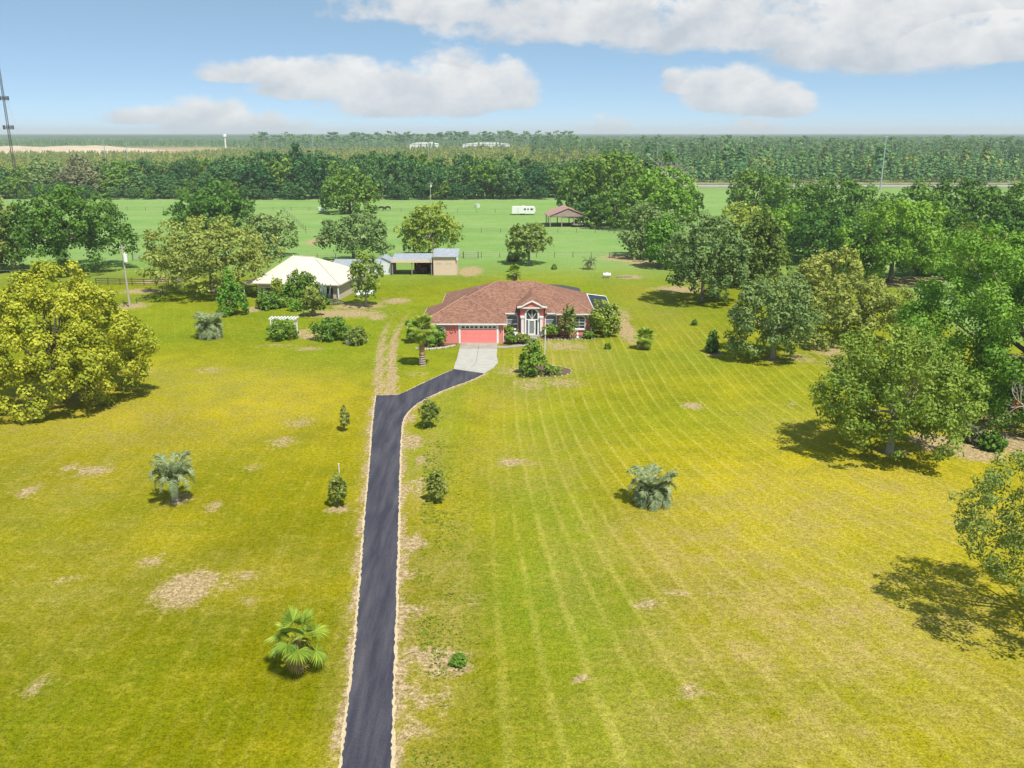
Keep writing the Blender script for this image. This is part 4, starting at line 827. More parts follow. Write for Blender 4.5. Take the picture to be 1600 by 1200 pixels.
# the woods at the right
for i, (lb, cx, yt, wp, py, lm) in enumerate([
  ('dark oak at the left tip of the right woods by the highway', 1182, 264, 76, 345, 'l_oak'), ('dark oak crown second from the highway gap', 1245, 279, 100, 362, 'l_oak'),
  ('broad oak crown left of the highway light mast', 1310, 280, 120, 372, 'l_oak'), ('lower bright crown at the front left of the right woods', 1158, 318, 84, 385, 'l_oaklight'),
  ('mid green crown behind the olive cedar', 1218, 318, 96, 396, 'l_bright'), ('deep green crown behind the upper magnolia', 1290, 325, 120, 412, 'l_dark'),
  ('rounded crown just under the highway light mast', 1375, 302, 80, 386, 'l_oak'), ('wide crown right of the highway light mast', 1440, 284, 106, 378, 'l_oak'),
  ('wide crown above the pale half-bare tree', 1510, 278, 112, 380, 'l_dark'), ('crown at the top right of the woods', 1580, 284, 116, 384, 'l_oak'),
  ('dark crown between the bright oak and the half-bare tree', 1490, 330, 100, 428, 'l_dark'), ('dark crown right of the half-bare tree', 1592, 322, 110, 425, 'l_dark'),
  ('dark low crown left of the bright forked oak', 1330, 352, 90, 430, 'l_dark'), ('small dark crown cut by the right edge above the huge oak', 1650, 330, 100, 430, 'l_oak'),
  ('dark low crown filling the gap right of the bright forked oak', 1452, 366, 80, 432, 'l_dark'),('dark low crown behind the huge oak at the edge', 1540, 378, 100, 440, 'l_dark')]):
    TR('oak_tree', lb, cx, py, cx-wp/2-4, cx+wp/2+4, yt, py-3, lm, nl=12, cr=.14, dens=.9)
# the grove beside the pole barn
for lb, cx, yt, wp, py, lm in [('leftmost oak of the grove behind the pole barn', 912, 252, 76, 338, 'l_oak'), ('tall oak at the top of the grove behind the barn', 962, 238, 104, 340, 'l_oak'), ('wide bright oak on the right side of the grove', 1030, 262, 112, 352, 'l_bright'),
   ('low dark oak at the front foot of the grove', 962, 292, 90, 356, 'l_dark'), ('back oak of the grove with dead branches above it', 1020, 240, 76, 330, 'l_dark'), ('small oak at the right end of the grove', 1068, 290, 52, 345, 'l_oak'), ('shaded low oak between barn and grove', 930, 305, 60, 352, 'l_far')]:
    TR('oak_tree', lb, cx, py, cx-wp/2-3, cx+wp/2+3, yt, py-2, lm, nl=13, cr=.13)
dt = thing('dead_tree', 'bare grey dead tree sticking out of the oak grove', 'tree', (*gp(1040, 338), 0)); rs_ = random.Random(3); b = MB(); hh = xz(1040, 244, gp(1040,338)[1])[1]
b.tube([(0,0,-.3),(.3,0,hh*.5),(0,0,hh*.72)], [.5,.38,.25], 8)
def twig(b, p, d, L, r, n):
    q = p+d*L; mid = p+d*L*.5+Vector((rs_.uniform(-1,1),rs_.uniform(-1,1),rs_.uniform(0,1)))*L*.1; b.tube([p, mid, q], [r, r*.75, r*.5], 5, False)
    if n:
        for k in range(3): dd = (d+Vector((rs_.uniform(-.8,.8),rs_.uniform(-.8,.8),rs_.uniform(-.2,.5)))).normalized(); twig(b, p+d*L*rs_.uniform(.5,1), dd, L*.68, r*.55, n-1)
for k in range(7):
    a = k*.9; twig(b, Vector((0,0,hh*rs_.uniform(.5,.72))), Vector((math.cos(a),math.sin(a),rs_.uniform(.3,.9))).normalized(), 4.5, .22, 3)
b.build('trunk', M['deadwood'], dt, True)
bb = MB(); rs_ = random.Random(8)
ob = thing('dead_branch', 'grey dead branch with a rust coloured hanging leaf cluster at the right edge', 'branch', (*gp(1600,690), 0))
bx0 = Vector((.3,0,-.05)); bb.tube([bx0,(.0,.2,2.2),(-.6,.2,3.6),(-1.6,.1,4.3)], [.14,.11,.08,.04], 6, False)
for k in range(5): twig(bb, Vector((-.3-.25*k,.2,3.2+.22*k)), Vector((rs_.uniform(-1,.2),rs_.uniform(-.5,.5),rs_.uniform(-.1,.6))).normalized(), 1.1, .05, 2)
bb.build('limb', M['barkpale'], ob, True)
rs2 = np.random.RandomState(3); n = 70; P = rs2.normal(size=(n,3))*np.array([.16,.16,.4])+np.array([-1.3,.1,3.6]); link(bpy.data.objects.new('dead_leaves', leaf_mesh('dead_leaves', P, sph(rs2,n), np.full(n,.22), rs2.rand(n), M['l_rust'], rs=rs2)), ob)

# ------------------------------------------------------------------ shrubs and beds
def shrub(name, label, px, py, x0, x1, ytop, lm, cat='shrub', shape='round', **kw):
    kw.setdefault('leaf', .24); kw.setdefault('nl', 7); kw.setdefault('cr', .2); kw.setdefault('cap', 3500)
    t = tree(name, label, px, py, x0, x1, ytop, py, lm, cat, shape, tr=.05, **kw)
    for c in t.children:
        if c.name.startswith('trunk'): c.name = 'stem'
        if c.name.startswith('crown'): c.name = 'foliage'
    return t
shrub('hedge_bush', 'clipped wide hedge in the front garden of the tan house', 517, 531, 486, 551, 497, 'l_shrub', depth=3.5)
shrub('garden_shrub', 'small dark shrub at the right end of the clipped hedge', 557, 538, 538, 573, 510, 'l_olive')
shrub('climbing_shrub', 'bushy climber grown through the white garden arbour', 440, 530, 418, 464, 499, 'l_shrub')
shrub('garden_shrub', 'large green shrub at the left corner of the tan house', 415, 482, 398, 440, 452, 'l_shrub')
shrub('climbing_vine', 'tall green vine climbing the front of the tan house', 462, 484, 446, 486, 422, 'l_shrub', Y=145.6)
shrub('climbing_vine', 'darker vine bush left of the cactus on the tan house', 481, 480, 468, 498, 428, 'l_oak', Y=146.2)
shrub('garden_shrub', 'yellow-green bush below the vines of the tan house', 466, 494, 450, 482, 468, 'l_bright', Y=140)
shrub('garden_shrub', 'yellow-green vine at the left end wall of the tan house', 432, 478, 424, 444, 434, 'l_oaklight', Y=146.5)
shrub('garden_shrub', 'low leafy bush along the foot of the tan house wall', 440, 486, 424, 462, 464, 'l_shrub', Y=143)
shrub('garden_shrub', 'low brownish shrubs beside the tan house doorway', 521, 480, 506, 537, 469, 'l_brown', Y=146)
shrub('garden_shrub', 'big green shrub at the right corner of the pink house', 946, 524, 919, 971, 470, 'l_oaklight', Y=121.3)
shrub('garden_shrub', 'conical dark green bush in the round bed by the flagpole', 836, 585, 812, 861, 530, 'l_shrub', shape='cone', nl=7, cap=6000)
shrub('garden_shrub', 'dark shrub left of the palm at the garage corner', 645, 533, 634, 664, 496, 'l_dark', Y=117.4)
shrub('garden_shrub', 'leafy banana-like shrub between palm and garage window', 680, 541, 664, 697, 509, 'l_shrub', Y=115.2)
shrub('garden_shrub', 'dark bush under the window left of the front door', 793, 523, 787, 802, 509, 'l_shrub', Y=119.5)
shrub('garden_shrub', 'dark bush under the window right of the front door', 862, 521, 848, 874, 508, 'l_shrub', Y=120.3)
shrub('garden_shrub', 'thin yellow-green tree against the wing wall of the pink house', 889, 524, 874, 902, 478, 'l_olive', dens=.4, Y=119.8)
shrub('bed_plants', 'low flowering plants in the bed left of the front walk', 816, 532, 804, 828, 522, 'l_magnolia', Y=116.6)
shrub('bed_plants', 'small green plants beside the garage corner downspout', 797, 534, 790, 806, 523, 'l_shrub', Y=116.2)
shrub('bed_plants', 'low green plant at the right end of the wing bed', 920, 526, 912, 928, 518, 'l_shrub', Y=119.6)
shrub('bed_plants', 'tuft of grasses in the round bed right of the flagpole', 867, 583, 857, 878, 573, 'l_olive')
shrub('post_shrub', 'dense shrub climbing a post in a mulch ring on the right lawn', 1113, 551, 1104, 1123, 516, 'l_oak')
shrub('garden_shrub', 'dark brush pile behind the small round oak', 802, 408, 792, 814, 396, 'l_brown')
shrub('garden_shrub', 'low weed clump on the bare patch right of the driveway', 716, 1038, 704, 729, 1022, 'l_shrub', leaf=.12, cap=500)
for lb, px, py, x0, x1, yt, lm in [('low scrub on the fence line left under the huge oak',1492,672,1472,1512,650,'l_olive'), ('dry scrub in the middle of the fence line under the huge oak',1520,690,1502,1540,664,'l_brown'), ('scrub at the near end of the fence line under the huge oak',1552,702,1532,1572,674,'l_oak'), ('dark undergrowth beneath the huge oak at the right edge',1560,640,1525,1610,596,'l_dark'),
   ('weedy brush behind the lone right oak',1500,640,1478,1530,612,'l_oak'), ('leafy undergrowth at the foot of the lower magnolia',1275,545,1256,1300,520,'l_olive'), ('green undergrowth left of the upper magnolia',1245,500,1226,1266,470,'l_oak')]: shrub('scrub_bush', lb, px, py, x0, x1, yt, lm, dens=.8)
shrub('climbing_vine', 'bright vine over the middle of the tan house front', 452, 480, 440, 470, 440, 'l_bright', Y=145)
shrub('garden_shrub', 'dark rounded bush below the cactus', 500, 486, 488, 516, 462, 'l_shrub', Y=144.5)
for i, (px, py, lb) in enumerate([(1085,508,'tiny seedling in the lawn left of the grey-green oak'), (950,545,'tiny weed tuft right of the wing wall'), (866,421,'tiny bush in the back yard left of the small palm')]): shrub('seedling', lb, px, py, px-4, px+4, py-8, 'l_shrub', cap=200)
for lb, px, py, x0, x1, yt in [('thin sapling left of the driveway farther from the viewer',538,674,531,546,634), ('bushy sapling left of the driveway closer to the viewer',527,791,513,541,741), ('sapling right of the driveway bend',672,669,655,688,624), ('sapling right of the driveway closer to the viewer',681,784,667,697,735)]:
    t = tree('magnolia_sapling', lb, px, py, x0, x1, yt, py-8, 'l_magnolia', 'sapling', 'oak', group='saplings along the driveway', tr=.035, leaf=.15, nl=9, cr=.16, dens=.36, cap=420)
t = thing('marker_stake', 'short white stake between the two left saplings', 'stake', (*gp(530,738), 0)); MB().tube([(0,0,-.05),(0,0,.75)], .04, 6).build('shaft', M['white'], t)
MB().box(-.05,.05,-.05,.05,.75,.82).build('cap', M['white'], t)
# mulch beds and edging
def bed(name, pts, z=.012): return struct(sheet(name, pts, z, M['mulch']))
bed('garden_bed', [(-12.6,116.6),(-7.5,116.6),(-7.6,115.4),(-9,114.2),(-11,113.2),(-12.8,113.4)]); bed('garden_bed', [(-1.1,116.7),(-1.1,122),(2.2,121.1),(2.1,118),(1.2,116.2),(-.6,115.4),(-1.8,115.6)])
bed('garden_bed', [(3.6,121.1),(6.8,121.9),(11.6,121.6),(12.2,119.6),(8,119.2),(4.6,118.6)])
cxb, cyb = gp(853, 580); bed('garden_bed', [(cxb+3.1*math.cos(k*.314)+.1*math.sin(k*3), cyb+2.6*math.sin(k*.314)) for k in range(20)])
struct(sheet('front_walk', [(2.2,121),(3.5,121),(3.6,119),(3.2,116.8),(1.6,114.9),(-.6,114),(-1.95,113.9),(-1.95,114.9),(-.4,115),(1.0,116),(2.0,117.8)], .03, M['concretedirty']))
def edging(name, label, pts, step, r):
    t = thing(name, label, 'edging', (pts[0][0], pts[0][1], 0)); P = [Vector(p) for p in pts]; me = []
    rr = random.Random(2)
    for v in range(3):
        bm = bmesh.new(); bmesh.ops.create_icosphere(bm, subdivisions=1, radius=r)
        for q in bm.verts: q.co *= rr.uniform(.8,1.15)
        m_ = bpy.data.meshes.new('stone'); bm.to_mesh(m_); bm.free(); m_.materials.append(M['stone']); me.append(m_)
    for a, b_ in zip(P, P[1:]):
        n = max(1, int((b_-a).length/step))
        for k in range(n):
            q = a+(b_-a)*k/n-P[0]; o = link(bpy.data.objects.new('stone', rr.choice(me)), t); o.location = (q.x, q.y, r*.45); o.rotation_euler = (0,0,rr.uniform(0,6)); o.scale = (1.2,1,.8)
edging('bed_edging', 'curved pale stone edging of the bed left of the garage', [(-12.9,113.3),(-11,113.05),(-9,114.0),(-7.6,115.3)], .34, .22)
edging('bed_edging', 'ring of stones around the round flagpole bed', [(cxb+3.15*math.cos(k*.314), cyb+2.65*math.sin(k*.314)) for k in range(21)], .5, .13)
edging('bed_edging', 'pale stone edging in front of the wing bed', [(3.8,118.2),(6,118.7),(9,119),(12.2,119.4)], .45, .13)
fp = thing('flagpole', 'thin white flagpole in the round garden bed', 'flagpole', (*gp(850,580), 0)); h_ = xz(855,515,gp(850,580)[1])[1]
MB().tube([(0,0,-.1),(.12,0,h_)], [.06,.045], 8).build('pole', M['white'], fp); MB().tube([(.1,-.05,h_-.55),(.1,-.05,h_)], .1, 8).build('lamp_head', M['white'], fp)
pot = thing('flower_pot', 'terracotta pot beside the front door pilaster', 'pot', (.75, 120.6, .012)); MB().tube([(0,0,0),(0,0,.5),(0,0,.62)], [.18,.3,.34], 12).build('body', M['terracotta'], pot); MB().tube([(0,0,.6),(0,0,.95),(0,0,1.1)], [.1,.3,.1], 7).build('plant', M['l_shrub'], pot)
wp = thing('garden_sign', 'dark garden panel with a small white emblem left of the door', 'sign', (-.1, 117.6, .012)); MB().box(-.5,.5,-.04,.04,.2,1.2).build('panel', M['blue'], wp)
MB().prism_y([(-.14,.45),(.14,.45),(.06,.6),(0,.95),(-.06,.6)], -.055, -.041).build('emblem', M['white'], wp)
for x in (-.4,.4): MB().box(x-.03,x+.03,-.03,.03,-.05,.2).build('leg', M['blue'], wp)
bc = thing('garden_bench', 'white garden bench under the left front window', 'bench', (.2, 119.7, .012)); MB().box(-.6,.6,-.2,.2,.4,.46).build('seat', M['white'], bc); MB().box(-.6,.6,.2,.25,.46,.9).build('backrest', M['white'], bc)
for x in (-.55,.55):
    for y in (-.17,.17): MB().box(x-.03,x+.03,y-.03,y+.03,0,.4).build('leg', M['white'], bc)
st = thing('garden_ornament', 'white garden statue on the wing bed', 'statue', (9.3, 119.9, .012)); MB().tube([(0,0,0),(0,0,.15),(0,0,.2),(0,0,.6),(0,0,.75),(0,0,.9)], [.22,.22,.12,.17,.07,.1], 10).build('figure', M['white'], st); MB().tube([(0,0,.88),(0,0,1.0),(0,0,1.08)], [.06,.1,.04], 8).build('head', M['terracotta'], st)
ar = thing('garden_arbour', 'white garden arbour grown over by a climber', 'arbour', (*gp(445,524), 0))
for x in (-1.7,1.7):
    for y in (-.6,.6): MB().box(x-.08,x+.08,y-.08,y+.08,-.05,2.4).build('post', M['white'], ar)
for y in (-.6,.6): MB().box(-2.0,2.0,y-.07,y+.07,2.402,2.55).build('beam', M['white'], ar)
for k in range(9): MB().box(-1.9+k*.46,-1.75+k*.46,-.95,.95,2.553,2.64).build('slat', M['white'], ar)
rk = thing('white_boulder', 'white boulder in front of the small dark shrub', 'boulder', (*gp(545,537), 0)); bm = bmesh.new(); bmesh.ops.create_icosphere(bm, subdivisions=2, radius=.5); rr = random.Random(1)
for v in bm.verts: v.co *= rr.uniform(.85,1.12)
me = bpy.data.meshes.new('rock'); bm.to_mesh(me); bm.free(); me.materials.append(M['white']); o = link(bpy.data.objects.new('rock', me), rk); o.location = (0,0,.28)
tkb = thing('propane_tank', 'white propane tank lying in the back yard', 'tank', (*gp(948,434.5), 0)); MB().tube([(-.85,0,.65),(-.7,0,.65),(.7,0,.65),(.85,0,.65)], [.12,.4,.4,.12], 12).build('vessel', M['white'], tkb); MB().tube([(0,0,1.0),(0,0,1.2)], .12, 8).build('valve_dome', M['white'], tkb)
for x in (-.5,.5): MB().box(x-.08,x+.08,-.3,.3,-.02,.32).build('foot', M['concretedirty'], tkb)
fpit = thing('log_pile', 'low ring of dark logs right of the propane tank', 'logs', (*gp(975,433.5), 0))
for k in range(8): MB().tube([(-1.6+k*.42,-.3,.14),(-1.4+k*.42,.5,.14)], .15, 7).build('log', M['oldwood'], fpit)
hay = thing('wood_box', 'weathered wooden trough by the end of the board fence', 'trough', (-65.3,167.5,0)); MB().box(-1.1,1.1,-.5,.5,.35,.8).build('basin', M['oldwood'], hay)
for x in (-.9,.9): MB().box(x-.08,x+.08,-.4,.4,-.02,.35).build('foot', M['oldwood'], hay)

# ------------------------------------------------------------------ cactus
ca = thing('columnar_cactus', 'grey-green columnar cactus clump against the tan house', 'cactus', (-33.3, 147.3, 0)); rr = random.Random(6)
for k in range(26):
    x = rr.uniform(-1.9,1.9); y = rr.uniform(-.5,.3); h_ = rr.uniform(2.0,3.9)-abs(x)*.35; lx = x*.12+rr.uniform(-.15,.15)
    MB().tube([(x*.75,y,0),(x+lx*.4,y,h_*.5),(x+lx,y,h_*.92),(x+lx,y,h_)], [.12,.14,.13,.03], 6).build('stem', M['l_cactus'], ca, True)

# ------------------------------------------------------------------ palms
def pindo_frond(seed, L, rise, droop, m):
    """a feather frond arching out along +x"""
    rs = np.random.RandomState(seed); V = []; F = []; T = []; b = MB(); n = 26; pts = []
    for k in range(n+1):
        s = k/n; pts.append(np.array([L*(s*.92-.25*droop*s**3), 0, L*(rise*s-droop*s**2.2)]))
    b.tube([tuple(p) for p in pts[::3]], list(np.linspace(.022,.006,len(pts[::3]))), 4, False); V = list(b.v); F = list(b.f); T = [.55]*len(V)
    for k in range(4, n+1):
        s = k/n; p = pts[k]; d = pts[k]-pts[k-1]; d /= np.linalg.norm(d); up = np.array([-d[2],0,d[0]]); ll = L*.34*(1-.55*abs(s-.45)-.3*s)*rs.uniform(.6,1.15)
        for sd in (-1,1):
            for j in range(1):
                dd = d*rs.uniform(.35,.75)+np.array([0,sd,0])*rs.uniform(.6,.9)+up*rs.uniform(.15,.6); dd /= np.linalg.norm(dd); e = p+dd*ll-np.array([0,0,ll*rs.uniform(.1,.45)]); wv = d*.011; mid = p+dd*ll*.55; o = len(V)
                q = p-d*L/n*.5*j
                V += [tuple(q-wv), tuple(q+wv), tuple(mid+wv*1.6), tuple(e), tuple(mid-wv*1.6)]; F.append((o,o+1,o+2,o+3,o+4)); t = rs.uniform(.2,1); T += [t]*5
    me = bpy.data.meshes.new('frond'); me.from_pydata(V, [], F); at = me.attributes.new('tint','FLOAT','POINT'); at.data.foreach_set('value', T); me.materials.append(m); me.update(); return me
def fan_leaf(seed, pl, R, droop, m, spread=125):
    """a fan leaf on a petiole along +x"""
    rs = np.random.RandomState(seed); b = MB(); P = [(0,0,0),(pl*.5,0,.08*pl),(pl,0,-droop*pl*.25)]; b.tube(P, [.03,.022,.016], 4, False); V = list(b.v); F = list(b.f); T = [.9]*len(V); c = np.array(P[-1]); n = 26
    ax = np.array([1,0,-droop*.7]); ax /= np.linalg.norm(ax); sd = np.array([0,1,0]); up = np.cross(ax, sd); up = up*np.sign(up[2])
    for k in range(n):
        a = math.radians(-spread+2*spread*(k+.5)/n); r = R*(1-.25*abs(a)/math.radians(spread))*rs.uniform(.92,1.05); hw = math.radians(spread)/n*.92
        def pt(aa, rr, z): return c+(ax*math.cos(aa)+sd*math.sin(aa))*rr+up*z
        o = len(V); fold = .03*R
        V += [tuple(c), tuple(pt(a-hw,r*.62,-fold)), tuple(pt(a,r*.62,fold)), tuple(pt(a+hw,r*.62,-fold)), tuple(pt(a,r,-.10*R-.12*R*droop)-np.array([0,0,.05*R]))]
        F += [(o,o+1,o+2),(o,o+2,o+3),(o+1,o+4,o+2),(o+2,o+4,o+3)]; t = rs.uniform(.1,.95); T += [t]*5
    me = bpy.data.meshes.new('frond'); me.from_pydata(V, [], F); at = me.attributes.new('tint','FLOAT','POINT'); at.data.foreach_set('value', T); me.materials.append(m); me.update(); return me
def palm_trunk(h, r0, r1, m, t, rough=.16, lean=0.0):
    b = MB(); n = max(8, int(h/.13)); rr = random.Random(int(h*100)); pts = []; rad = []
    for k in range(n+1): s = k/n; pts.append((lean*s*s, 0, -.1+(h+.1)*s)); rad.append((r0+(r1-r0)*s)*(1+(rough if k % 2 else -rough*.4)))
    b.tube(pts, rad, 11); return b.build('trunk', m, t)
PIN = None
def pindo(name, label, px, py, th, L, nf, seed, low=0.0, r0=.3):
    global PIN
    if PIN is None: PIN = [pindo_frond(11,1,1.25,.62,M['l_pindo']), pindo_frond(12,1,1.0,.85,M['l_pindo']), pindo_frond(13,1,.68,1.0,M['l_pindo']), pindo_frond(14,1,.3,1.0,M['l_pindo']), pindo_frond(15,1,.0,1.0,M['l_deadfrond'])]
    X, Y = gp(px, py); t = thing(name, label, 'palm', (X, Y, 0)); rr = random.Random(seed); palm_trunk(th, r0, r0*.9, M['palmtrunk'], t)
    b = MB()
    for k in range(22):
        a = k*2.4; z = th*(.62+.36*k/22); b.tube([(r0*.75*math.cos(a),r0*.75*math.sin(a),z),(r0*1.5*math.cos(a),r0*1.5*math.sin(a),z+.22)], [.09,.03], 4)
    b.build('leaf_bases', M['palmbrown'], t)
    for k in range(nf):
        s = k/(nf-1)*(1+low); v = 0 if s < .26 else 1 if s < .52 else 2 if s < .78 else 3
        if s > .93 and rr.random() < .6: v = 4
        o = link(bpy.data.objects.new('frond', PIN[v]), t); o.location = (0,0,th-.1-.25*s); q = L*rr.uniform(.88,1.1); o.scale = (q,q,q); o.rotation_euler = (rr.uniform(-.15,.15), rr.uniform(-.1,.1), k*2.39996+rr.uniform(-.2,.2))
pindo('pindo_palm', 'grey-green feather palm with stout trunk on the left lawn', 275, 786, 2.35, 2.2, 34, 1, r0=.3, low=-.24)
pindo('pindo_palm', 'trunkless grey-green feather palm on the right lawn', 1018, 786, 1.1, 2.3, 60, 2, r0=.32)
pindo('pindo_palm', 'grey-green feather palm in front of the light green conical tree', 329, 528, 1.6, 2.7, 60, 3, r0=.34)
pindo('pindo_palm', 'small feather palm by the back yard fence', 921, 421, 1.5, 1.9, 22, 4, r0=.3)
FANS = [fan_leaf(21,.75,.75,.0,M['l_fan']), fan_leaf(22,.85,.8,.35,M['l_fan']), fan_leaf(23,.9,.8,.8,M['l_fan']), fan_leaf(24,.8,.7,1.3,M['l_deadfrond'])]
def fanpalm(name, label, px, py, th, sc, nf, seed, trunks, r0, dead=.12, lo=-.75, Y=None):
    X, Yy = gp(px, py)
    if Y: X, Yy = xz(px, py, Y)[0], Y
    t = thing(name, label, 'palm', (X, Yy, 0)); rr = random.Random(seed)
    if len(trunks) == 1: palm_trunk(th, r0, r0*.8, M[trunks[0]], t, .14)
    else:
        palm_trunk(th*.3, r0*1.15, r0, M['palmtrunk'], t, .22); b = MB(); n = 26; b.tube([(0,0,th*.28+th*.72*k/n) for k in range(n+1)], [r0*(1.0+.25*math.sin(k*1.9)*(k%2)) for k in range(n+1)], 10); b.build('trunk_boots', M['palmbrown'], t)
    for k in range(nf):
        s = k/(nf-1); el = 1.25+(lo-1.25)*s; v = 0 if s < .4 else 1 if s < .75 else 2
        if s > 1-dead: v = 3
        o = link(bpy.data.objects.new('frond', FANS[v]), t); q = sc*rr.uniform(.88,1.12); o.scale = (q,q,q); o.location = (0,0,th-.05-.12*s); o.rotation_euler = (rr.uniform(-.25,.25), -el+rr.uniform(-.12,.12), k*2.39996+rr.uniform(-.25,.25)); o.rotation_mode = 'XYZ'
fanpalm('fan_palm', 'bright green fan palm on the near left lawn beside the driveway', 468, 1046, 2.0, 1.2, 18, 5, ['palmbrown'], .22)
fanpalm('fan_palm', 'tall fan palm with brown trunk in front of the garage', 660, 571, 4.9, 1.35, 34, 6, ['a','b'], .34)
fanpalm('fan_palm', 'short fan palm on the lawn right of the pink house', 1007, 545, 1.7, 1.05, 30, 7, ['palmtrunk'], .22)
fanpalm('fan_palm', 'fan palm whose top shows behind the house ridge', 803, 452, 4.8, 1.15, 26, 8, ['palmtrunk'], .24, Y=150)

# ------------------------------------------------------------------ animals and things in the pasture
def grazer(label, px, py, rz, m, sc=1.0, down=True):
    X, Y = gp(px, py); me = bpy.data.meshes.new('body'); J = [(0,0,1.15),(.45,0,1.2),(.8,0,1.25),(-.5,0,1.18),(-.85,0,1.2),(1.1,0,1.0 if down else 1.55),(1.35,0,.45 if down else 1.75),(1.5,0,.2 if down else 1.6),
        (.7,.17,.75),(.72,.17,.4),(.72,.17,.04),(.7,-.17,.75),(.65,-.17,.4),(.65,-.17,.04),(-.75,.17,.8),(-.9,.17,.42),(-.82,.17,.04),(-.75,-.17,.8),(-.88,-.17,.42),(-.8,-.17,.04),(-1.05,0,1.05),(-1.1,0,.6)]
    Ed = [(0,1),(1,2),(0,3),(3,4),(2,5),(5,6),(6,7),(2,8),(8,9),(9,10),(2,11),(11,12),(12,13),(4,14),(14,15),(15,16),(4,17),(17,18),(18,19),(4,20),(20,21)]
    R = [.34,.35,.3,.36,.3,.2,.13,.08,.13,.07,.06,.13,.07,.06,.16,.08,.06,.16,.08,.06,.06,.05]
    me.from_pydata(J, Ed, []); o = bpy.data.objects.new('grazing_animal', me); link(o); mo = o.modifiers.new('s','SKIN')
    for i, r_ in enumerate(R): me.skin_vertices[0].data[i].radius = (r_, r_)
    me.skin_vertices[0].data[0].use_root = True; o.modifiers.new('u','SUBSURF').levels = 1; me.materials.append(m)
    o.location = (X,Y,0); o.rotation_euler = (0,0,rz); o.scale = (sc,sc,sc); tag(o, label, 'cow'); return o
grazer('brown cow grazing left of the lone spreading oak', 513, 320.5, 0.4, M['brown'])
grazer('black cow standing between the pasture oak and the far trees', 596, 329, 0.1, M['black'], 1.1)
grazer('black cow just right of the other black cow', 606, 328.5, 3.0, M['black'], 1.05)
for lb, px, py, s in (('white feed tub left of the lone spreading oak', 499, 328, 1.0), ('pale feed tub in front of the lone spreading oak', 504, 330, .9), ('white water tub near the far right of the tree line', 746, 324, 1.3)):
    t = thing('feed_tub', lb, 'tub', (*gp(px,py), 0)); MB().tube([(0,0,-.02),(0,0,.9*s)], [.7*s,.85*s], 14).build('tub', M['white'], t); MB().tube([(0,0,.9*s),(0,0,.96*s)], .9*s, 14).build('rim', M['whitemetal'], t)

# ------------------------------------------------------------------ far tree line: copied oaks
def oak_proto(seed, leaf, lm, nl=12):
    P, nn, tint, Lc, rs = crown(seed, 1.0, .93, leaf, 'oak', nl=nl, cr=.15, cap=7000, dens=.9); P[:,2] += .07; Lc = Lc+np.array([0,0,.07])
    return trunk_mb(.022, .42, Lc, rs).mesh('trunk', M['barkpale'], True), leaf_mesh('crown', P, nn, leaf*rs.uniform(.7,1.35,size=len(P)), tint, M[lm], rs=rs)
OAKS = [oak_proto(500+k, .05, ['l_far','l_far','l_oak','l_far','l_far'][k]) for k in range(5)]; BRN = [oak_proto(520, .05, 'l_brown'), oak_proto(521, .055, 'l_grey')]
lrng = random.Random(12)
def place_oak(proto, label, X, Y, w_, h_, group):
    t = thing('oak_tree', label, 'tree', (X, Y, 0), lrng.uniform(0,6.28), group); t.scale = (w_, w_, h_)
    for nme, me in (('trunk', proto[0]), ('crown', proto[1])): link(bpy.data.objects.new(nme, me), t)
SKY = [(0,262),(60,250),(110,246),(165,248),(215,246),(270,250),(300,256),(340,244),(380,240),(430,234),(480,227),(520,246),(560,236),(620,232),(680,242),(760,241),(820,246),(900,250)]
def top_at(px):
    for (a, ya), (b_, yb) in zip(SKY, SKY[1:]):
        if a <= px <= b_: return ya+(yb-ya)*(px-a)/(b_-a)
    return 252
def zone_label(px, row):
    z = 'beside the radio tower' if px < 160 else 'behind the far left pasture' if px < 420 else 'left of the lone pasture oak' if px < 505 else 'between the lone oak and the pale pole' if px < 672 else 'between the pale pole and the camper' if px < 815 else 'right of the camper'
    return ('front' if row == 0 else 'back')+' row oak of far tree line '+z, 'far tree line, '+('front' if row == 0 else 'back')+' row '+z
for row, Y0, st in ((1, 428, 33), (0, 398, 37)):
    px = -30 if row else -12
    while px < 905:
        Y = Y0+lrng.uniform(-9, 9); X, h_ = xz(px, top_at(px)+(12 if row == 0 else -1)+lrng.uniform(-5, 7), Y); w_ = lrng.uniform(14, 22) if row == 0 else lrng.uniform(14, 20)
        lb, gr_ = zone_label(px, row); pr = lrng.choice(BRN) if (50 < px < 165 and lrng.random() < .7) else lrng.choice(OAKS)
        if row == 0 and 165 < px < 330: h_ *= .72
        place_oak(pr, lb, X, Y, w_, h_, gr_); px += st*lrng.uniform(.8, 1.2)
for k in range(34):     # low trees along the foot of the tree line
    px = -10+k*27+lrng.uniform(-8,8); Y = 389+lrng.uniform(-3,3); X = xz(px, 310, Y)[0]; hh = lrng.uniform(3.5,8)
    place_oak(lrng.choice(OAKS), 'low bushy tree along the foot of the far tree line', X, Y, hh*1.25, hh, 'low trees at the foot of the far tree line')

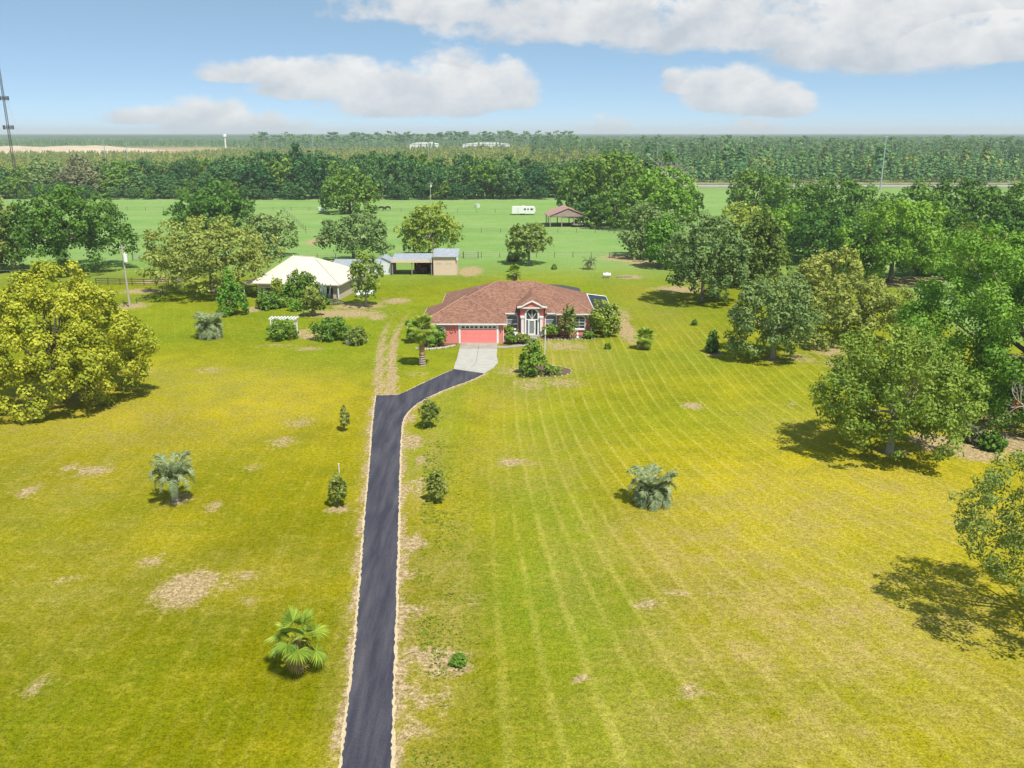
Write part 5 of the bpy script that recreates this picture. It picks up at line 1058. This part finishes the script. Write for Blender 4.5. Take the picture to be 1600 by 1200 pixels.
# ------------------------------------------------------------------ pine plantation and far woods
def pine_mesh(seed, kind, lm):
    rs = np.random.RandomState(seed); b = MB(); Pp = []; Nn = []; S = []
    if kind == 'young':
        b.tube([(0,0,-.02),(0,0,.9)], [.016,.006], 5, False)
        for k in range(70):
            s = rs.rand()**.8; r = .27*(1-s)**.7*rs.uniform(.4,1.05)+.01; a = rs.uniform(0,6.28); Pp.append((r*math.cos(a), r*math.sin(a), .12+.86*s)); Nn.append((math.cos(a)*.7, math.sin(a)*.7, .7)); S.append(rs.uniform(.09,.15))
    else:
        b.tube([(0,0,-.01),(.01*rs.normal(),0,.5),(.012*rs.normal(),0,.97)], [.010,.008,.004], 5, False); cl = []
        for k in range(12): a = k*2.4; s = rs.uniform(.6,.97); r = .15*(1-abs(s-.72)*1.9)*rs.uniform(.5,1); cl.append((r*math.cos(a), r*math.sin(a), s))
        for c in cl:
            b.tube([(0,0,c[2]-.03),c], [.004,.002], 3, False)
            for k in range(9): d = sph(rs,1)[0]; Pp.append(tuple(np.array(c)+d*np.array([.055,.055,.03]))); Nn.append(tuple(d+np.array([0,0,.5]))); S.append(rs.uniform(.035,.06))
    Pp = np.array(Pp); Nn = np.array(Nn, float); Nn /= np.linalg.norm(Nn,axis=1)[:,None]; S = np.array(S)
    lm_ = leaf_mesh('tmp', Pp, Nn, S, rs.uniform(0,1,size=len(Pp)), M[lm], rs=rs); V = [tuple(v.co) for v in lm_.vertices]; tints = [0]*len(b.v)+[d.value for d in lm_.attributes['tint'].data]; o = len(b.v); nb = len(b.f)
    F = list(b.f)+[tuple(i+o for i in p.vertices) for p in lm_.polygons]; me = bpy.data.meshes.new('pine'); me.from_pydata(list(b.v)+V, [], F); at = me.attributes.new('tint','FLOAT','POINT'); at.data.foreach_set('value', tints)
    me.materials.append(M['barkpale']); me.materials.append(M[lm]); me.polygons.foreach_set('material_index', [0]*nb+[1]*(len(F)-nb)); me.update(); bpy.data.meshes.remove(lm_); return me
YP = [pine_mesh(700+k,'young','l_youngpine') for k in range(3)]; GP = [pine_mesh(710+k,'young','l_pine') for k in range(4)]; MP = [pine_mesh(720+k,'mature','l_pine') for k in range(4)]
def pine(me, label, X, Y, h_, group, sx=1.0):
    o = link(bpy.data.objects.new('pine_tree', me)); o.location = (X,Y,0); o.scale = (h_*sx,h_*sx,h_); o.rotation_euler = (0,0,lrng.uniform(0,6.28)); tag(o, label, 'pine', group)
for k in range(78):     # tall pines that stand up on the skyline
    px = 428+k*6.4+lrng.uniform(-4,4) if k < 74 else 400+lrng.uniform(-10,20); Y = 1290+lrng.uniform(-60,60); X, h_ = xz(px, 209+lrng.uniform(-5,4)-(2 if px > 700 else 0), Y); pine(lrng.choice(MP), 'tall thin pine standing on the skyline above the far plantation', X, Y, h_, 'skyline pines above the plantation', 1.5)
for k in range(70):     # front edge of the plantation behind the highway
    px = 1076+k*7.6+lrng.uniform(-3,3); Y = 512+lrng.uniform(0,14); X = xz(px, 290, Y)[0]; pine(lrng.choice(GP), 'young pine in the front edge of the plantation behind the highway', X, Y, lrng.uniform(8,11), 'front edge pines behind the highway', 1.15)
for k in range(90):     # taller pines scattered over the right-hand plantation
    px = 900+lrng.uniform(0,720); Y = lrng.uniform(680,1250); X, h_ = xz(px, 211+lrng.uniform(-2,16), Y); pine(lrng.choice(MP), 'tall thin pine rising out of the right-hand plantation', X, Y, h_, 'tall pines over the right plantation', 1.1)

for px, yt, Y in ((1190,240,640),(1100,232,760),(1255,236,700),(1330,232,800),(1430,238,660),(1475,230,820),(1550,240,640),(1590,232,760),(960,232,780),(1020,228,900),(1150,226,960),(1385,226,940)):
    X, h_ = xz(px, yt, Y); place_oak(lrng.choice(OAKS), 'rounded dark oak standing among the pines of the right-hand plantation', X, Y, h_*lrng.uniform(1.0,1.5), h_, 'oaks among the right plantation pines')
def forest(name, pts, scl, protos):
    col = bpy.data.collections.new(name+'_kinds')
    for i, me in enumerate(protos): col.objects.link(bpy.data.objects.new('%s_kind_%d' % (name, i), me))
    me = bpy.data.meshes.new(name); me.from_pydata([tuple(p) for p in pts], [], []); n = len(pts); rs = np.random.RandomState(1)
    for an, v in (('size', scl), ('turn', rs.uniform(0,6.28,n))):
        a = me.attributes.new(an,'FLOAT','POINT'); a.data.foreach_set('value', np.asarray(v, np.float32))
    a = me.attributes.new('pick','INT','POINT'); a.data.foreach_set('value', rs.randint(0,len(protos),n).astype(np.int32))
    o = stuff(link(bpy.data.objects.new(name, me)))
    g = bpy.data.node_groups.new(name,'GeometryNodeTree'); g.interface.new_socket('Geometry', in_out='INPUT', socket_type='NodeSocketGeometry'); g.interface.new_socket('Geometry', in_out='OUTPUT', socket_type='NodeSocketGeometry')
    N = g.nodes; L = g.links; gi = N.new('NodeGroupInput'); go = N.new('NodeGroupOutput'); ip = N.new('GeometryNodeInstanceOnPoints'); ci = N.new('GeometryNodeCollectionInfo'); mp = N.new('GeometryNodeMeshToPoints')
    ci.inputs['Collection'].default_value = col; ci.inputs['Separate Children'].default_value = True; ci.inputs['Reset Children'].default_value = True
    def attr(nm, ty): a = N.new('GeometryNodeInputNamedAttribute'); a.data_type = ty; a.inputs['Name'].default_value = nm; return a.outputs['Attribute']
    cx = N.new('ShaderNodeCombineXYZ'); L.new(attr('turn','FLOAT'), cx.inputs[2]); L.new(gi.outputs[0], mp.inputs[0]); L.new(mp.outputs[0], ip.inputs['Points']); L.new(ci.outputs[0], ip.inputs['Instance']); ip.inputs['Pick Instance'].default_value = True
    L.new(attr('pick','INT'), ip.inputs['Instance Index']); L.new(cx.outputs[0], ip.inputs['Rotation']); L.new(attr('size','FLOAT'), ip.inputs['Scale']); L.new(ip.outputs[0], go.inputs[0])
    mo = o.modifiers.new('trees','NODES'); mo.node_group = g; return o
rs = np.random.RandomState(77)
def scatter(n, y0, y1, xf):     # even over the ground that the view takes in
    Y = np.sqrt(rs.uniform(y0*y0, y1*y1, n)); X = rs.uniform(-.68, .68, n)*Y; k = xf(X, Y); return X[k], Y[k]
pit = lambda X, Y: (X+.12*(Y-1300) < -430) & (Y > 1120) & (Y < 1750)
X, Y = scatter(26000, 520, 1400, lambda X, Y: (X > .10*Y) & ~((X < 150) & (Y < 525))); k = rs.rand(len(X)) < np.clip(.25+2.2*(fbm(X,Y,90,61)-.28)+.9*smooth(640,540,Y),.12,1); X, Y = X[k], Y[k]; h = rs.uniform(6,11,len(X))*(.6+1.0*fbm(X,Y,120,5)); tall = rs.rand(len(X)) < .06; h[tall] *= 1.6
ft = forest('pine_plantation', np.stack([X,Y,X*0],1), h, GP*2+YP[:1]); ft['label'] = 'dense green pine plantation beyond the highway'; ft['category'] = 'wood'
X, Y = scatter(15000, 470, 1400, lambda X, Y: (X < .13*Y) & ~pit(X, Y)); h = rs.uniform(4.5,8.5,len(X))*(1+.4*smooth(-.3,.1,X/Y)); ft = forest('young_pine_field', np.stack([X,Y,X*0],1), h, YP); ft['label'] = 'yellow-green field of young pines behind the far tree line'; ft['category'] = 'wood'
X, Y = scatter(9000, 700, 2600, lambda X, Y: (X > .02*Y) & (rs.rand(len(X)) < .8)); h = rs.uniform(13,22,len(X)); ft = forest('mature_pines', np.stack([X,Y,X*0],1), h, MP); ft['label'] = 'thin tall pines standing over the far right plantation'; ft['category'] = 'wood'
X, Y = scatter(15000, 1400, 3200, lambda X, Y: ~pit(X, Y)); h = rs.uniform(9,15,len(X)); ft = forest('far_woods', np.stack([X,Y,X*0],1), h, GP); ft['label'] = 'blue-green woods fading towards the horizon'; ft['category'] = 'wood'
def canopy():
    xs = np.linspace(-8600,8600,260); ys = 3000*np.power(12300/3000, np.linspace(0,1,80)); GX, GY = np.meshgrid(xs, ys); Z = 9+9*fbm(GX,GY,420,21)+5*np.random.RandomState(2).rand(*GX.shape); Z[0] = 0
    ids = np.arange(GX.size).reshape(GX.shape); q = np.stack([ids[:-1,:-1],ids[:-1,1:],ids[1:,1:],ids[1:,:-1]],-1).reshape(-1,4); b = MB(); b.v = [tuple(p) for p in np.stack([GX,GY,Z],-1).reshape(-1,3)]; b.f = [tuple(int(i) for i in f) for f in q]
    o = b.build('horizon_woods', mat('far_canopy', (0.035,0.075,0.03), .95, .4, .01)); stuff(o); o['label'] = 'blue band of endless woods along the horizon'; o['category'] = 'wood'
canopy()

# ------------------------------------------------------------------ ragged grass tufts and weeds on the near lawn
M['l_tuft'] = leafmat('grass_tuft', (0.16,0.22,0.012), (0.30,0.34,0.03), trans=.25)
def tufts():
    rs = np.random.RandomState(31); n2 = 3400; Y = rs.uniform(33, 88, n2); X = -6.6+(Y-33)*-.085+2.0+np.abs(rs.normal(size=n2))*1.5
    k = rs.rand(n2) < np.clip((fbm(X, Y, 3, 91)-.42)*6, 0, 1); X, Y = X[k], Y[k]
    L_ = [gp(*p) for p in DL]; R_ = [gp(*p) for p in DR]; ly = np.array([p[1] for p in L_]); lx = np.array([p[0] for p in L_]); ry = np.array([p[1] for p in R_[::-1]]); rx = np.array([p[0] for p in R_[::-1]])
    on = (X > np.interp(Y, ly, lx)-.15) & (X < np.interp(Y, ry, rx)+.15); X, Y = X[~on], Y[~on]; n = len(X)
    P = []; N_ = []; S = rs.uniform(.07,.16,n)
    P = np.stack([X, Y, S*.22], 1); P = np.concatenate([P, P+rs.normal(scale=.06,size=P.shape)*np.array([1,1,0])]); S = np.concatenate([S, S*.8]); nn = rs.normal(size=P.shape)*np.array([.7,.7,.2]); nn[:,2] += .8; nn /= np.linalg.norm(nn,axis=1)[:,None]
    t = np.clip(.45+1.6*(fbm(P[:,0],P[:,1],14,40)-.5)+rs.normal(scale=.25,size=len(P)),0,1); P[:,2] = np.maximum(P[:,2], .03)
    stuff(link(bpy.data.objects.new('grass_tufts', leaf_mesh('grass_tufts', P, nn, S, t, M['l_tuft'], 1.6, rs))))
tufts()

# ------------------------------------------------------------------ haze: one closed box of even pale air round everything
def haze():
    m, nt, N, L = nt_new('haze_air'); o = N.new('ShaderNodeOutputMaterial'); v = N.new('ShaderNodeVolumePrincipled'); v.inputs['Color'].default_value = (0.90,0.96,1.0,1); v.inputs['Density'].default_value = 1.6e-4; v.inputs['Anisotropy'].default_value = 0.0; L.new(v.outputs[0], o.inputs['Volume'])
    stuff(MB().box(-9300,9300,-900,12800,-1.6,78).build('haze', m))
haze()
